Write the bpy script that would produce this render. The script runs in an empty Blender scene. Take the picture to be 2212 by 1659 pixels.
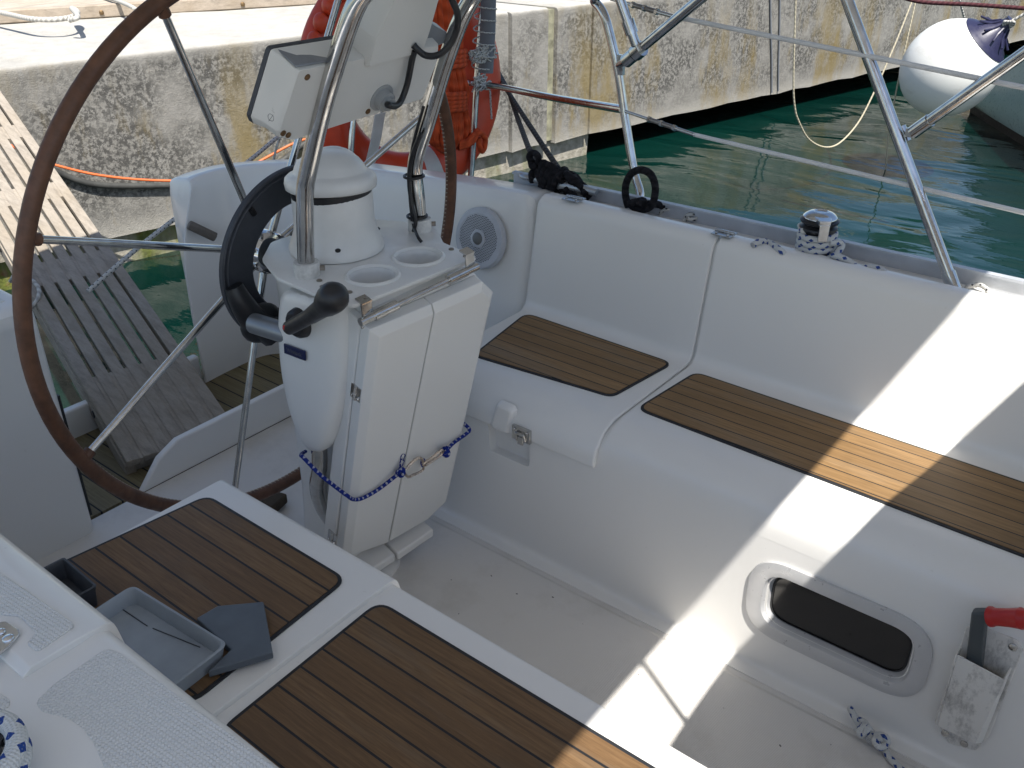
import bpy, bmesh, math, random
from math import sin, cos, pi, radians as R
from mathutils import Vector as V, Matrix
random.seed(7)
S = bpy.context.scene
COL = S.collection
# ------------------------------------------------------------------ camera
EYE = V((0, 0, 1.5))
PITCH, AZ, FPX = R(29.1), R(-51.8), 2000.0
fwd = V((cos(AZ)*cos(PITCH), sin(AZ)*cos(PITCH), -sin(PITCH)))
cam = bpy.data.cameras.new('camera')
cam.sensor_width = 36; cam.lens = 36*FPX/2212; cam.clip_end = 400; cam.clip_start = .02
co = bpy.data.objects.new('camera', cam); COL.objects.link(co)
co.location = EYE; co.rotation_euler = fwd.to_track_quat('-Z', 'Y').to_euler()
S.camera = co
# ------------------------------------------------------------------ world, sun, exposure
SUN = V((-.449, .30, 1)).normalized()
W = bpy.data.worlds.new('World'); S.world = W; W.use_nodes = True
wn = W.node_tree
sky = wn.nodes.new('ShaderNodeTexSky'); sky.sky_type = 'NISHITA'; sky.sun_disc = False
sky.sun_elevation = math.asin(SUN.z); sky.sun_rotation = math.atan2(SUN.x, SUN.y)
bg = wn.nodes['Background']; bg.inputs[1].default_value = .10
wn.links.new(sky.outputs[0], bg.inputs[0])
sl = bpy.data.lights.new('sun', 'SUN'); sl.energy = 5; sl.angle = R(.5); sl.color = (1, .96, .90)
so = bpy.data.objects.new('sun', sl); COL.objects.link(so)
so.rotation_euler = SUN.to_track_quat('Z', 'Y').to_euler(); so.location = (0, 0, 8)
S.view_settings.view_transform = 'Standard'; S.view_settings.look = 'None'
S.view_settings.exposure = .78; S.view_settings.gamma = 1

# ------------------------------------------------------------------ photograph sight lines -> points on real surfaces
rgt = V((sin(AZ), -cos(AZ), 0)); upv = rgt.cross(fwd)
def ray(x, y): return fwd*FPX + rgt*(x-1106) - upv*(y-829.5)
def PP(x, y, p, n):
    d = ray(x, y); n = V(n); return EYE + d*((V(p)-EYE).dot(n)/d.dot(n))
def PZ(x, y, z): return PP(x, y, (0, 0, z), (0, 0, 1))
def PX(x, y, X): return PP(x, y, (X, 0, 0), (1, 0, 0))
def PY(x, y, Y): return PP(x, y, (0, Y, 0), (0, 1, 0))
QN = V((-1, .223, 0)).normalized()
def PQ(x, y, off=0.0): return PP(x, y, V((5.784, 0, 0))+QN*off, QN)

# ------------------------------------------------------------------ materials
class Mt:
    def __init__(s, name, col=(.8, .8, .8), rough=.5, metal=0.0, spec=.5, coat=0.0):
        s.m = bpy.data.materials.new(name); s.m.use_nodes = True
        s.t = s.m.node_tree; s.b = s.t.nodes['Principled BSDF']
        s.b.inputs['Base Color'].default_value = (*col, 1); s.b.inputs['Roughness'].default_value = rough
        s.b.inputs['Metallic'].default_value = metal; s.b.inputs['Specular IOR Level'].default_value = spec
        s.b.inputs['Coat Weight'].default_value = coat; s.b.inputs['Coat Roughness'].default_value = .1
        s._o = None
    def L(s, a, b): s.t.links.new(a, b)
    def obj(s):
        if not s._o: s._o = s.t.nodes.new('ShaderNodeTexCoord').outputs['Object']
        return s._o
    def uv(s):
        return s.t.nodes.new('ShaderNodeTexCoord').outputs['UV']
    def mapping(s, sc=(1, 1, 1), src=None, rot=(0, 0, 0)):
        n = s.t.nodes.new('ShaderNodeMapping'); n.inputs['Scale'].default_value = sc; n.inputs['Rotation'].default_value = rot
        s.L(src or s.obj(), n.inputs[0]); return n.outputs[0]
    def noise(s, scale, vec=None, detail=4, rough=.55, dist=0.0):
        n = s.t.nodes.new('ShaderNodeTexNoise'); n.inputs['Scale'].default_value = scale
        n.inputs['Detail'].default_value = detail; n.inputs['Roughness'].default_value = rough; n.inputs['Distortion'].default_value = dist
        s.L(vec or s.obj(), n.inputs['Vector']); return n.outputs[0]
    def vor(s, scale, vec=None):
        n = s.t.nodes.new('ShaderNodeTexVoronoi'); n.inputs['Scale'].default_value = scale
        s.L(vec or s.obj(), n.inputs['Vector']); return n.outputs['Distance']
    def ramp(s, fac, stops):
        n = s.t.nodes.new('ShaderNodeValToRGB'); e = n.color_ramp.elements
        while len(e) < len(stops): e.new(.5)
        for k, (p, c) in enumerate(stops):
            e[k].position = p
            e[k].color = (*c, 1) if hasattr(c, '__len__') else (c, c, c, 1)
        s.L(fac, n.inputs[0]); return n.outputs[0]
    def math(s, op, a, b=None, c=None):
        n = s.t.nodes.new('ShaderNodeMath'); n.operation = op
        for k, x in enumerate((a, b, c)):
            if x is None: continue
            if isinstance(x, (int, float)): n.inputs[k].default_value = x
            else: s.L(x, n.inputs[k])
        return n.outputs[0]
    def sep(s, v):
        n = s.t.nodes.new('ShaderNodeSeparateXYZ'); s.L(v, n.inputs[0]); return n.outputs
    def mix(s, fac, a, b, mode='MIX'):
        n = s.t.nodes.new('ShaderNodeMix'); n.data_type = 'RGBA'; n.blend_type = mode
        for k, x in ((0, fac), (6, a), (7, b)):
            if isinstance(x, (int, float)): n.inputs[k].default_value = x
            elif isinstance(x, tuple): n.inputs[k].default_value = (*x, 1)
            else: s.L(x, n.inputs[k])
        return n.outputs[2]
    def col(s, o): s.L(o, s.b.inputs['Base Color']); return s
    def rgh(s, o): s.L(o, s.b.inputs['Roughness']); return s
    def bump(s, h, strength=.3, dist=.002):
        n = s.t.nodes.new('ShaderNodeBump'); n.inputs['Strength'].default_value = strength; n.inputs['Distance'].default_value = dist
        s.L(h, n.inputs['Height'])
        if s.b.inputs['Normal'].is_linked: s.L(s.b.inputs['Normal'].links[0].from_socket, n.inputs['Normal'])
        s.L(n.outputs[0], s.b.inputs['Normal']); return s

def plain(name, col, rough=.4, metal=0.0, var=.12, scale=18, spec=.5, coat=0.0):
    m = Mt(name, col, rough, metal, spec, coat)
    d = tuple(c*(1-var) for c in col); u = tuple(min(1, c*(1+var*.6)) for c in col)
    m.col(m.ramp(m.noise(scale), [(.3, d), (.7, u)]))
    m.rgh(m.ramp(m.noise(scale*2.3), [(.3, max(.02, rough*.8)), (.7, min(1, rough*1.25))]))
    return m
def gel(name, col=(.77, .755, .72), rough=.3, dirt=.5):
    m = Mt(name, col, rough, 0, .5, .25)
    n = m.noise(3.2, detail=6)
    c = m.ramp(n, [(.3, tuple(x*.985 for x in col)), (.7, col)])
    spk = m.ramp(m.noise(95, detail=2), [(.72, 0.0), (.80, 1.0)])
    patch = m.ramp(m.noise(5, detail=3), [(.5, 0.0), (.75, dirt*.8)])
    c = m.mix(m.math('MULTIPLY', spk, patch), c, (.33, .29, .23))
    m.col(c); m.rgh(m.ramp(m.noise(7, detail=1), [(.3, rough*.95), (.7, rough*1.1)]))
    m.bump(m.noise(1.7, detail=1), .1, .004)
    return m
GEL = gel('gelcoat')
GELB = gel('gelcoat_worn', (.74, .72, .68), .38, 1.0)
def nonskid(name, k, rot=0.0):
    m = gel(name, (.71, .70, .67), .5)
    x, y, z = m.sep(m.mapping((k, k, 1), rot=(0, 0, rot)))
    h = m.math('MULTIPLY', m.math('SINE', x), m.math('SINE', y))
    m.bump(m.ramp(m.math('ADD', m.math('MULTIPLY', h, .5), .5), [(.35, 0.0), (.75, 1.0)]), .85, .0014)
    return m
NSK = nonskid('nonskid_gelcoat', 980, R(40))
SOLE = gel('sole_gelcoat', (.68, .655, .62), .5, 1.0)
SOLE.col(SOLE.mix(SOLE.ramp(SOLE.noise(5.5, detail=8, rough=.7), [(.50, 0.0), (.74, .42)]), SOLE.b.inputs['Base Color'].links[0].from_socket, (.42, .39, .34)))
xx, yy, zz = SOLE.sep(SOLE.mapping((1300, 1300, 1), rot=(0, 0, R(45))))
SOLE.bump(SOLE.math('MULTIPLY', SOLE.math('SINE', xx), SOLE.math('SINE', yy)), .35, .0008)
def steel(name='stainless', rough=.12, col=(.62, .61, .59)):
    m = Mt(name, col, rough, 1.0)
    m.rgh(m.ramp(m.noise(60, detail=5), [(.3, rough*.7), (.75, rough*2)]))
    m.col(m.ramp(m.noise(35, detail=5), [(.35, tuple(c*.78 for c in col)), (.65, col)]))
    return m
SS = steel(); CHR = steel('chrome', .06, (.7, .7, .7)); ALU = steel('brushed_aluminium', .38, (.50, .51, .52))
ALUD = plain('painted_aluminium', (.50, .52, .55), .45, .3)
def teak(name, y0, pitch, cols, caulk=.085, rough=.55):
    m = Mt(name, cols[0], rough, 0, .4)
    x, y, z = m.sep(m.obj())
    q = m.math('DIVIDE', m.math('SUBTRACT', y, y0), pitch)
    fr = m.math('FRACT', q); fl = m.math('FLOOR', q)
    seam = m.math('LESS_THAN', fr, caulk)
    g = m.noise(1, m.mapping((9, 190, 60)), 6, .65, .4)
    g2 = m.noise(1, m.mapping((30, 620, 60)), 3)
    base = m.ramp(g, [(.28, cols[1]), (.5, cols[0]), (.72, cols[2])])
    wn_ = m.t.nodes.new('ShaderNodeTexWhiteNoise'); wn_.noise_dimensions = '1D'; m.L(fl, wn_.inputs['W'])
    base = m.mix(m.math('MULTIPLY', wn_.outputs[0], .5), base, cols[1])
    gw_ = m.ramp(m.noise(1, m.mapping((3, 14, 1)), 5, .6), [(.52, 0.0), (.75, .38)])
    base = m.mix(gw_, base, (cols[0][0]*.95, cols[0][0]*.85, cols[0][0]*.68))
    base = m.mix(m.ramp(g2, [(.55, 0.0), (.75, .45)]), base, tuple(c*.55 for c in cols[1]))
    st = m.ramp(m.noise(6, detail=5), [(.55, 0.0), (.8, .5)])
    base = m.mix(st, base, tuple(c*.5 for c in cols[0]))
    m.col(m.mix(seam, base, (.012, .013, .015)))
    m.bump(m.math('SUBTRACT', 1.0, seam), .5, .0012); m.bump(g, .25, .0008)
    return m
TK = ((.245, .146, .062), (.172, .099, .040), (.33, .200, .088))
CAULK = plain('caulk', (.014, .016, .020), .6)
def wood(name, c, axis=(4, 60, 60), rough=.8, dark=.6, sc=1, bumpd=.002):
    m = Mt(name, c, rough, 0, .25)
    mp = m.mapping(axis)
    g = m.noise(sc, mp, 7, .7, .3); g2 = m.noise(sc*4, mp, 4, .7)
    b = m.ramp(g, [(.25, tuple(x*dark for x in c)), (.5, c), (.8, tuple(min(1, x*1.25) for x in c))])
    b = m.mix(m.ramp(g2, [(.5, 0.0), (.75, .55)]), b, tuple(x*.5 for x in c))
    b = m.mix(m.ramp(m.noise(3.5, detail=5), [(.45, 0.0), (.75, .5)]), b, (c[0]*.75, c[1]*.68, c[2]*.55))
    m.col(b); m.bump(g2, .5, bumpd); return m
def ropem(name, base, fleck, pu=.016, thr=.2, kv=2, twist=False, dk=.62):
    m = Mt(name, base, .85, 0, .2)
    u, v, w = m.sep(m.uv())
    a = m.math('MULTIPLY', u, 2*pi/pu); b = m.math('MULTIPLY', v, 2*pi*kv)
    s1 = m.math('SINE', m.math('ADD', a, b)); s2 = m.math('SINE', m.math('SUBTRACT', a, b))
    if twist:
        h = m.math('ADD', m.math('MULTIPLY', s1, .5), .5)
        m.col(m.mix(h, tuple(c*dk for c in base), base)); m.bump(h, .9 if dk < .9 else .35, .004)
    else:
        f = m.math('MULTIPLY', m.math('GREATER_THAN', s1, thr), m.math('GREATER_THAN', s2, thr))
        c = m.mix(f, base, fleck)
        br = m.math('MULTIPLY', m.math('SINE', m.math('MULTIPLY', m.math('ADD', a, b), 4)), m.math('SINE', m.math('MULTIPLY', m.math('SUBTRACT', a, b), 4)))
        c = m.mix(m.ramp(br, [(.3, 0.0), (.9, .35)]), c, tuple(x*.55 for x in base))
        m.col(c); m.bump(br, .6, .001)
    return m
BLUEWHITE = ropem('blue_white_rope', (.60, .61, .60), (.02, .06, .25), .026, .3, 2)
BLUEROPE = ropem('blue_cord', (.012, .03, .22), (.45, .45, .50), .013, .25, 1)
BLACKROPE = ropem('black_rope', (.016, .015, .018), (0, 0, 0), .022, 0, 1, True)
GREYROPE = ropem('dark_grey_rope', (.085, .082, .078), (0, 0, 0), .03, 0, 1, True)
WHITELINE = ropem('white_black_line', (.62, .61, .57), (.03, .03, .04), .02, .5)
ORANGEROPE = ropem('orange_rope', (.60, .085, .025), (0, 0, 0), .045, 0, 1, True, .72)
YELLOWROPE = ropem('pale_rope', (.45, .40, .29), (0, 0, 0), .03, 0, 1, True, .93)
PALEROPE = ropem('white_rope', (.55, .53, .48), (0, 0, 0), .03, 0, 1, True)
MAROON = ropem('maroon_rope', (.10, .035, .04), (0, 0, 0), .03, 0, 1, True)
LIFEW = plain('coated_wire', (.70, .70, .69), .45)
BLACKP = plain('black_plastic', (.012, .012, .014), .38)
BLACKM = plain('anodised_black', (.038, .041, .050), .5, .1)
WHITEP = plain('white_plastic', (.70, .69, .66), .35, var=.06)
PODW = gel('pod_plastic', (.60, .59, .555), .42, 1.0)
GREYP = plain('grey_plastic', (.29, .325, .36), .5, var=.2, scale=9)
DARKP = plain('dark_grey_plastic', (.045, .05, .06), .5)
PALEGREY = plain('pale_grey_plastic', (.50, .52, .56), .4)
REDP = plain('red_plastic', (.42, .014, .012), .35)
ORANGE = plain('orange_plastic', (.62, .060, .018), .4, var=.2, scale=9)
BAND = plain('reflective_band', (.55, .54, .52), .5)
NAVY = plain('navy_plastic', (.018, .018, .05), .4)
DIRTYW = Mt('dirty_white_plastic', (.60, .585, .55), .55)
DIRTYW.col(DIRTYW.mix(DIRTYW.ramp(DIRTYW.noise(28, DIRTYW.mapping((1, 1, .5)), 8, .75), [(.5, 0.0), (.72, .9)]), (.66, .64, .60), (.16, .15, .14)))
LEATHER = plain('brown_leather', (.115, .05, .025), .5, var=.35, scale=40)
THREAD = plain('waxed_thread', (.40, .33, .25), .7)
GLASSD = Mt('smoked_acrylic', (.012, .011, .011), .07, 0, .6)
FENDER = gel('fender_vinyl', (.72, .71, .66), .45, 1.0)
FENDER.col(FENDER.mix(FENDER.ramp(FENDER.noise(4.5, FENDER.mapping((1, 1, 2.2)), 7, .7), [(.52, 0.0), (.72, .45)]), (.72, .71, .66), (.42, .38, .30)))
HULLW = plain('hull_gelcoat', (.70, .70, .69), .3)
PALEGREEN = plain('pale_green_hull', (.36, .46, .40), .3, var=.06)
BRONZE = steel('snap_steel', .22, (.66, .55, .45))
CANVAS = plain('canvas', (.46, .46, .47), .85)
_tr = CANVAS.t.nodes.new('ShaderNodeBsdfTranslucent'); _tr.inputs[0].default_value = (.72, .71, .68, 1)
_mx = CANVAS.t.nodes.new('ShaderNodeMixShader'); _mx.inputs[0].default_value = .06
_out = [n for n in CANVAS.t.nodes if n.type == 'OUTPUT_MATERIAL'][0]
CANVAS.L(CANVAS.b.outputs[0], _mx.inputs[1]); CANVAS.L(_tr.outputs[0], _mx.inputs[2]); CANVAS.L(_mx.outputs[0], _out.inputs[0])
FOAM = plain('grey_foam', (.16, .17, .185), .75)
STAIN = plain('plaque_blue', (.006, .012, .06), .3)
GOLD = plain('faded_gilt', (.08, .09, .12), .4)

# ------------------------------------------------------------------ mesh helpers
def catmull(pts, n=8, closed=False):
    pts = [V(p) for p in pts]; out = []; N = len(pts)
    if N < 3: return pts
    segs = N if closed else N-1
    for i in range(segs):
        p0 = pts[(i-1) % N] if closed or i > 0 else pts[0]*2-pts[1]
        p1 = pts[i]; p2 = pts[(i+1) % N]
        p3 = pts[(i+2) % N] if closed or i+2 < N else p2*2-p1
        for k in range(n):
            t = k/n
            out.append(.5*((2*p1)+(p2-p0)*t+(2*p0-5*p1+4*p2-p3)*t*t+(3*p1-p0-3*p2+p3)*t**3))
    if not closed: out.append(pts[-1])
    return out
def fillet(pr, n=6):
    # polyline of (a, b, radius) -> smooth list of (a, b)
    out = []
    for i, (a, b, r) in enumerate(pr):
        p = V((a, b))
        if r <= 0 or i in (0, len(pr)-1): out.append(p); continue
        u = (V(pr[i-1][:2])-p); w = (V(pr[i+1][:2])-p); lu, lw = u.length, w.length
        u.normalize(); w.normalize()
        ang = u.angle(w); t = min(r/math.tan(ang/2), lu*.49, lw*.49)
        A = p+u*t; B = p+w*t
        for k in range(n+1):
            s = k/n; out.append((1-s)**2*A+2*s*(1-s)*p+s*s*B)
    return out
def roundpoly(pts, r, n=6):
    N = len(pts); out = []
    for i in range(N):
        p = V(pts[i]); a = V(pts[i-1])-p; b = V(pts[(i+1) % N])-p
        la, lb = a.length, b.length; a.normalize(); b.normalize()
        rr = r[i] if hasattr(r, '__len__') else r
        t = min(rr/math.tan(a.angle(b)/2), la*.49, lb*.49)
        A = p+a*t; B = p+b*t
        for k in range(n+1):
            s = k/n; out.append((1-s)**2*A+2*s*(1-s)*p+s*s*B)
    return out
class MB:
    def __init__(s): s.v = []; s.f = []; s.mi = []; s.uv = {}; s.cur = 0
    def mat(s, i): s.cur = i; return s
    def _f(s, idx, uv=None):
        if uv: s.uv[len(s.f)] = uv
        s.f.append(tuple(idx)); s.mi.append(s.cur)
    def add(s, vs, fs):
        o = len(s.v); s.v += [V(p) for p in vs]
        for f in fs: s._f([o+k for k in f])
        return s
    def tube(s, pts, r, seg=10, closed=False, caps=True):
        pts = [V(p) for p in pts]
        q = [pts[0]]
        for p in pts[1:]:
            if (p-q[-1]).length > 1e-6: q.append(p)
        pts = q; N = len(pts)
        if closed and (pts[0]-pts[-1]).length < 1e-6: pts.pop(); N -= 1
        o = len(s.v); T = []
        for i in range(N):
            a = pts[i-1] if (i > 0 or closed) else pts[0]; b = pts[(i+1) % N] if (i < N-1 or closed) else pts[-1]
            d = (b-a); T.append(d.normalized() if d.length > 1e-9 else V((0, 0, 1)))
        ref = V((0, 0, 1)) if abs(T[0].z) < .9 else V((1, 0, 0))
        n = (ref-T[0]*ref.dot(T[0])).normalized(); ln = 0; lens = []
        for i in range(N):
            if i: ln += (pts[i]-pts[i-1]).length
            lens.append(ln)
            n = (n-T[i]*n.dot(T[i])); n = n.normalized() if n.length > 1e-6 else T[i].orthogonal().normalized()
            b = T[i].cross(n); rr = r(i/(N-1)) if callable(r) else r
            for k in range(seg):
                a = 2*pi*k/seg; s.v.append(pts[i]+(n*cos(a)+b*sin(a))*rr)
        lens.append(ln+(pts[0]-pts[-1]).length)
        for i in range(N if closed else N-1):
            j = (i+1) % N
            for k in range(seg):
                k2 = (k+1) % seg
                s._f((o+i*seg+k, o+i*seg+k2, o+j*seg+k2, o+j*seg+k),
                     [(lens[i], k/seg), (lens[i], (k+1)/seg), (lens[i+1], (k+1)/seg), (lens[i+1], k/seg)])
        if caps and not closed:
            s._f([o+k for k in range(seg)][::-1]); s._f([o+(N-1)*seg+k for k in range(seg)])
        return s
    def box(s, c, size, M=None):
        h = V(size)/2; vs = []
        for x in (-1, 1):
            for y in (-1, 1):
                for z in (-1, 1):
                    p = V((x*h.x, y*h.y, z*h.z)); vs.append(V(c)+(M @ p if M else p))
        return s.add(vs, [(0, 1, 3, 2), (4, 6, 7, 5), (0, 4, 5, 1), (2, 3, 7, 6), (0, 2, 6, 4), (1, 5, 7, 3)])
    def prism(s, poly, off, scale=1.0):
        poly = [V(p) for p in poly]; off = V(off); N = len(poly); o = len(s.v)
        c = sum(poly, V((0, 0, 0)))/N
        s.v += poly; s.v += [c+(p-c)*scale+off for p in poly]
        s._f(range(o, o+N)); s._f([o+N+k for k in range(N)][::-1])
        for k in range(N):
            j = (k+1) % N; s._f((o+k, o+N+k, o+N+j, o+j))
        return s
    def loft(s, rings, closed=True, caps=True):
        o = len(s.v); n = len(rings[0])
        for r_ in rings: s.v += [V(p) for p in r_]
        for i in range(len(rings)-1):
            for k in range(n if closed else n-1):
                j = (k+1) % n; s._f((o+i*n+k, o+i*n+j, o+(i+1)*n+j, o+(i+1)*n+k))
        if caps and closed:
            s._f([o+k for k in range(n)][::-1]); s._f([o+(len(rings)-1)*n+k for k in range(n)])
        return s
    def lathe(s, c, ax, prof, seg=28, caps=True, sq=None):
        ax = V(ax).normalized(); a = ax.orthogonal().normalized(); b = ax.cross(a)
        rings = [[V(c)+ax*h+(a*cos(2*pi*k/seg)+b*sin(2*pi*k/seg))*max(r, 1e-4) for k in range(seg)] for r, h in prof]
        return s.loft(rings, True, caps)
    def sphere(s, c, r, seg=20, rings=12, sc=(1, 1, 1)):
        prof = []
        for i in range(rings+1):
            t = pi*i/rings; prof.append((r*sin(t), -r*cos(t)))
        rr = [[V(c)+V((p*cos(2*pi*k/seg)*sc[0], p*sin(2*pi*k/seg)*sc[1], h*sc[2])) for k in range(seg)] for p, h in [(max(p, 1e-4), h) for p, h in prof]]
        return s.loft(rr)
    def build(s, name, mats, parent=None, ang=38, bevel=0, bseg=2, subd=0):
        me = bpy.data.meshes.new(name)
        me.from_pydata([tuple(p) for p in s.v], [], s.f)
        if not isinstance(mats, (list, tuple)): mats = [mats]
        for m in mats: me.materials.append(m.m)
        me.polygons.foreach_set('material_index', s.mi)
        if s.uv:
            ul = me.uv_layers.new(name='UVMap').data
            for fi, uvs in s.uv.items():
                p = me.polygons[fi]
                for li, c in zip(p.loop_indices, uvs): ul[li].uv = c
        bm = bmesh.new(); bm.from_mesh(me); bmesh.ops.recalc_face_normals(bm, faces=bm.faces); bm.to_mesh(me); bm.free()
        for p in me.polygons: p.use_smooth = True
        me.set_sharp_from_angle(angle=R(ang))
        o = bpy.data.objects.new(name, me); COL.objects.link(o)
        if bevel:
            b = o.modifiers.new('bevel', 'BEVEL'); b.width = bevel; b.segments = bseg; b.limit_method = 'ANGLE'; b.angle_limit = R(32)
            b.harden_normals = False
        if subd:
            d = o.modifiers.new('subd', 'SUBSURF'); d.levels = d.render_levels = subd
        if parent: adopt(o, parent)
        return o
def split(mb, name, mats, parent=None, **kw):
    # one object per loose piece
    par = list(range(len(mb.v)))
    def fd(i):
        while par[i] != i: par[i] = par[par[i]]; i = par[i]
        return i
    for f in mb.f:
        r0_ = fd(f[0])
        for k in f[1:]: par[fd(k)] = r0_
    gr_ = {}
    for fi, f in enumerate(mb.f): gr_.setdefault(fd(f[0]), []).append(fi)
    out = []
    for fs in gr_.values():
        q = MB(); mp = {}
        for fi in fs:
            idx = []
            for k in mb.f[fi]:
                if k not in mp: mp[k] = len(q.v); q.v.append(mb.v[k])
                idx.append(mp[k])
            if fi in mb.uv: q.uv[len(q.f)] = mb.uv[fi]
            q.f.append(tuple(idx)); q.mi.append(mb.mi[fi])
        out.append(q.build(name, mats, parent, **kw))
    return out
LOC = {}
def adopt(o, p):
    o.parent = p
    w = V(p.location) if p.type == 'EMPTY' else LOC.get(p.name, V((0, 0, 0)))
    if p.type == 'EMPTY': o.matrix_parent_inverse = Matrix.Translation(-w)
def thing(name, label, cat, loc=(0, 0, 0), group=None):
    o = bpy.data.objects.new(name, None); o.empty_display_size = .05; COL.objects.link(o); o.location = loc
    return tag(o, label, cat, group)
def tag(o, label, cat, group=None):
    o['label'] = label; o['category'] = cat
    if group: o['group'] = group
    return o
def struct(o): o['kind'] = 'structure'; return o
def cut(o, cutter):
    md = o.modifiers.new('cut', 'BOOLEAN'); md.object = cutter; md.operation = 'DIFFERENCE'; md.solver = 'EXACT'
    dg = bpy.context.evaluated_depsgraph_get(); dg.update()
    me = bpy.data.meshes.new_from_object(o.evaluated_get(dg)); o.modifiers.clear(); o.data = me
    bpy.data.objects.remove(cutter)
    for p in me.polygons: p.use_smooth = True
    me.set_sharp_from_angle(angle=R(28))
def screw(mb, p, n, r=.006):
    mb.lathe(p, n, [(r, 0), (r, .002), (r*.6, .0035), (0, .0038)], 10)
def frame(n, up=(0, 0, 1)):
    n = V(n).normalized(); u = V(up).cross(n).normalized(); v = n.cross(u); return u, v, n

# ================================================================== SETTING
wat = Mt('sea_water', (.003, .03, .024), .02, 0, 1.0)
wat.b.inputs['IOR'].default_value = 1.33
wat.col(wat.ramp(wat.noise(.35, detail=3), [(.3, (.0005, .0065, .0058)), (.65, (.0014, .0210, .0160))]))
w1 = wat.noise(1, wat.mapping((.75, 1.7, 1), rot=(0, 0, R(-20))), 2, .45, .8)
w2 = wat.noise(1, wat.mapping((3.6, 9.0, 1), rot=(0, 0, R(-28))), 3, .55, .5)
w3 = wat.noise(1, wat.mapping((9, 26, 1), rot=(0, 0, R(-24))), 2, .5, .3)
wat.bump(w3, .25, .004); wat.bump(w1, .5, .10); wat.bump(w2, .24, .014)
mb = MB(); mb.add([(-60, -90, -.64), (60, -90, -.64), (60, 60, -.64), (-60, 60, -.64)], [(0, 1, 2, 3)])
struct(mb.build('water', wat))

# ---- quay
conc = Mt('quay_concrete', (.4, .36, .29), .9, 0, .2)
ob = conc.mapping((1, 1, 1))
n1 = conc.noise(36, detail=8, rough=.75); n2 = conc.noise(3.0, detail=5); n3 = conc.noise(9, detail=6, rough=.7); n4 = conc.noise(110, detail=4, rough=.7)
x, y, z = conc.sep(conc.obj())
hgt = conc.math('SMOOTH_MIN', conc.math('MULTIPLY_ADD', z, -1.1, .64), 1.0, .1)     # 0 at the lip, 1 at the foot
lich = conc.math('MULTIPLY', conc.ramp(n1, [(.44, 0.0), (.54, 1.0)]), conc.ramp(n2, [(.38, .25), (.56, 1.0)]))
lich = conc.math('MULTIPLY', lich, conc.ramp(z, [(.50, 1.0), (.57, 0.0)]))
lich = conc.math('MULTIPLY', lich, conc.ramp(conc.math('ADD', z, .5), [(.06, 0.0), (.30, 1.0)]))
c = conc.ramp(n3, [(.3, (.215, .205, .182)), (.6, (.285, .272, .245)), (.8, (.38, .365, .33))])
c = conc.mix(conc.math('MULTIPLY', lich, .95), c, (.075, .072, .066))
och = conc.math('MULTIPLY', conc.ramp(conc.noise(1, conc.mapping((1.5, 1.9, .6)), 7, .7), [(.50, 0.0), (.62, 1.0)]), conc.ramp(z, [(.0, 1.0), (.45, .4)]))
c = conc.mix(conc.math('MULTIPLY', och, .72), c, (.205, .150, .050))
wht = conc.ramp(conc.math('ADD', conc.math('ADD', z, .5), conc.math('MULTIPLY', n3, .12)), [(.05, 1.0), (.22, 0.0)])
c = conc.mix(conc.math('MULTIPLY', wht, .6), c, (.46, .43, .37))
c = conc.mix(conc.ramp(z, [(.565, 0.0), (.58, .75)]), c, conc.ramp(n3, [(.3, (.43, .415, .38)), (.7, (.55, .535, .49))]))  # top face painted paler: worn cement plus the glare of full sun
c = conc.mix(conc.ramp(n4, [(.60, 0.0), (.72, .6)]), c, (.14, .12, .09))
conc.col(c); conc.bump(n4, .8, .006); conc.bump(n1, .5, .015)
joint = plain('joint_mortar', (.26, .25, .17), .95, var=.5, scale=14)
mossm = Mt('algae_concrete', (.2, .2, .15), .85)
mossm.col(mossm.mix(mossm.ramp(mossm.noise(1, mossm.mapping((1, 2.4, .5)), 5), [(.46, 0.0), (.60, 1.0)]),
                    mossm.ramp(mossm.noise(20, detail=6), [(.3, (.20, .18, .14)), (.7, (.38, .35, .29))]),
                    mossm.ramp(mossm.noise(14, detail=5), [(.3, (.045, .055, .01)), (.55, (.12, .14, .02)), (.75, (.16, .07, .025))])))
mossm.bump(mossm.noise(60, detail=6), .6, .01)
qx = lambda Y, off=0.0: V((5.784+.223*Y-off*1.0246, Y, 0))
quay = thing('quay_wall', 'pale concrete quay wall blotched with grey lichen and ochre stains behind the boat', 'quay', qx(-4)+V((0, 0, -.45)))
def slab(y0, y1, out, name='slab', zt=.58):
    m = MB()
    prof = fillet([(0, -.45, 0), (0, zt, .035), (-.9, zt, 0)], 5)
    n = max(2, int(abs(y1-y0)/.25)); rings = []
    rnd = random.Random(int(abs(y0)*100))
    for k in range(n+1):
        Y = y0+(y1-y0)*k/n; j = rnd.uniform(-.006, .006)
        rings.append([qx(Y, out+d)+V((0, 0, zz_+(j if zz_ > -.44 else j*2))) for d, zz_ in [(p[0]*1.0, p[1]) for p in prof]] +
                     [qx(Y, -9)+V((0, 0, zt-.01)), qx(Y, -9)+V((0, 0, -.45))])
    m.loft(rings); return m.build(name, conc, quay, ang=30)
JY = [PQ(1101, 130).y, PQ(1191, 150).y, PQ(1277, 120).y]
slab(8, JY[0]+.012, 0); slab(JY[0]-.012, JY[1]+.05, .012); slab(JY[1]-.05, JY[2]+.014, .004); slab(JY[2]-.014, -46, .0)
m = MB()
for Y, w in zip(JY, (.03, .12, .03)):
    a = qx(Y+w/2, -.03); b = qx(Y-w/2, -.03); d = qx(0, -.2)-qx(0, -.03)
    m.prism([a+V((0, 0, -.44)), b+V((0, 0, -.44)), b+V((0, 0, .56)), a+V((0, 0, .56))], d)
m.build('joint', joint, quay)
m = MB(); yb = -6.62
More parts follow.
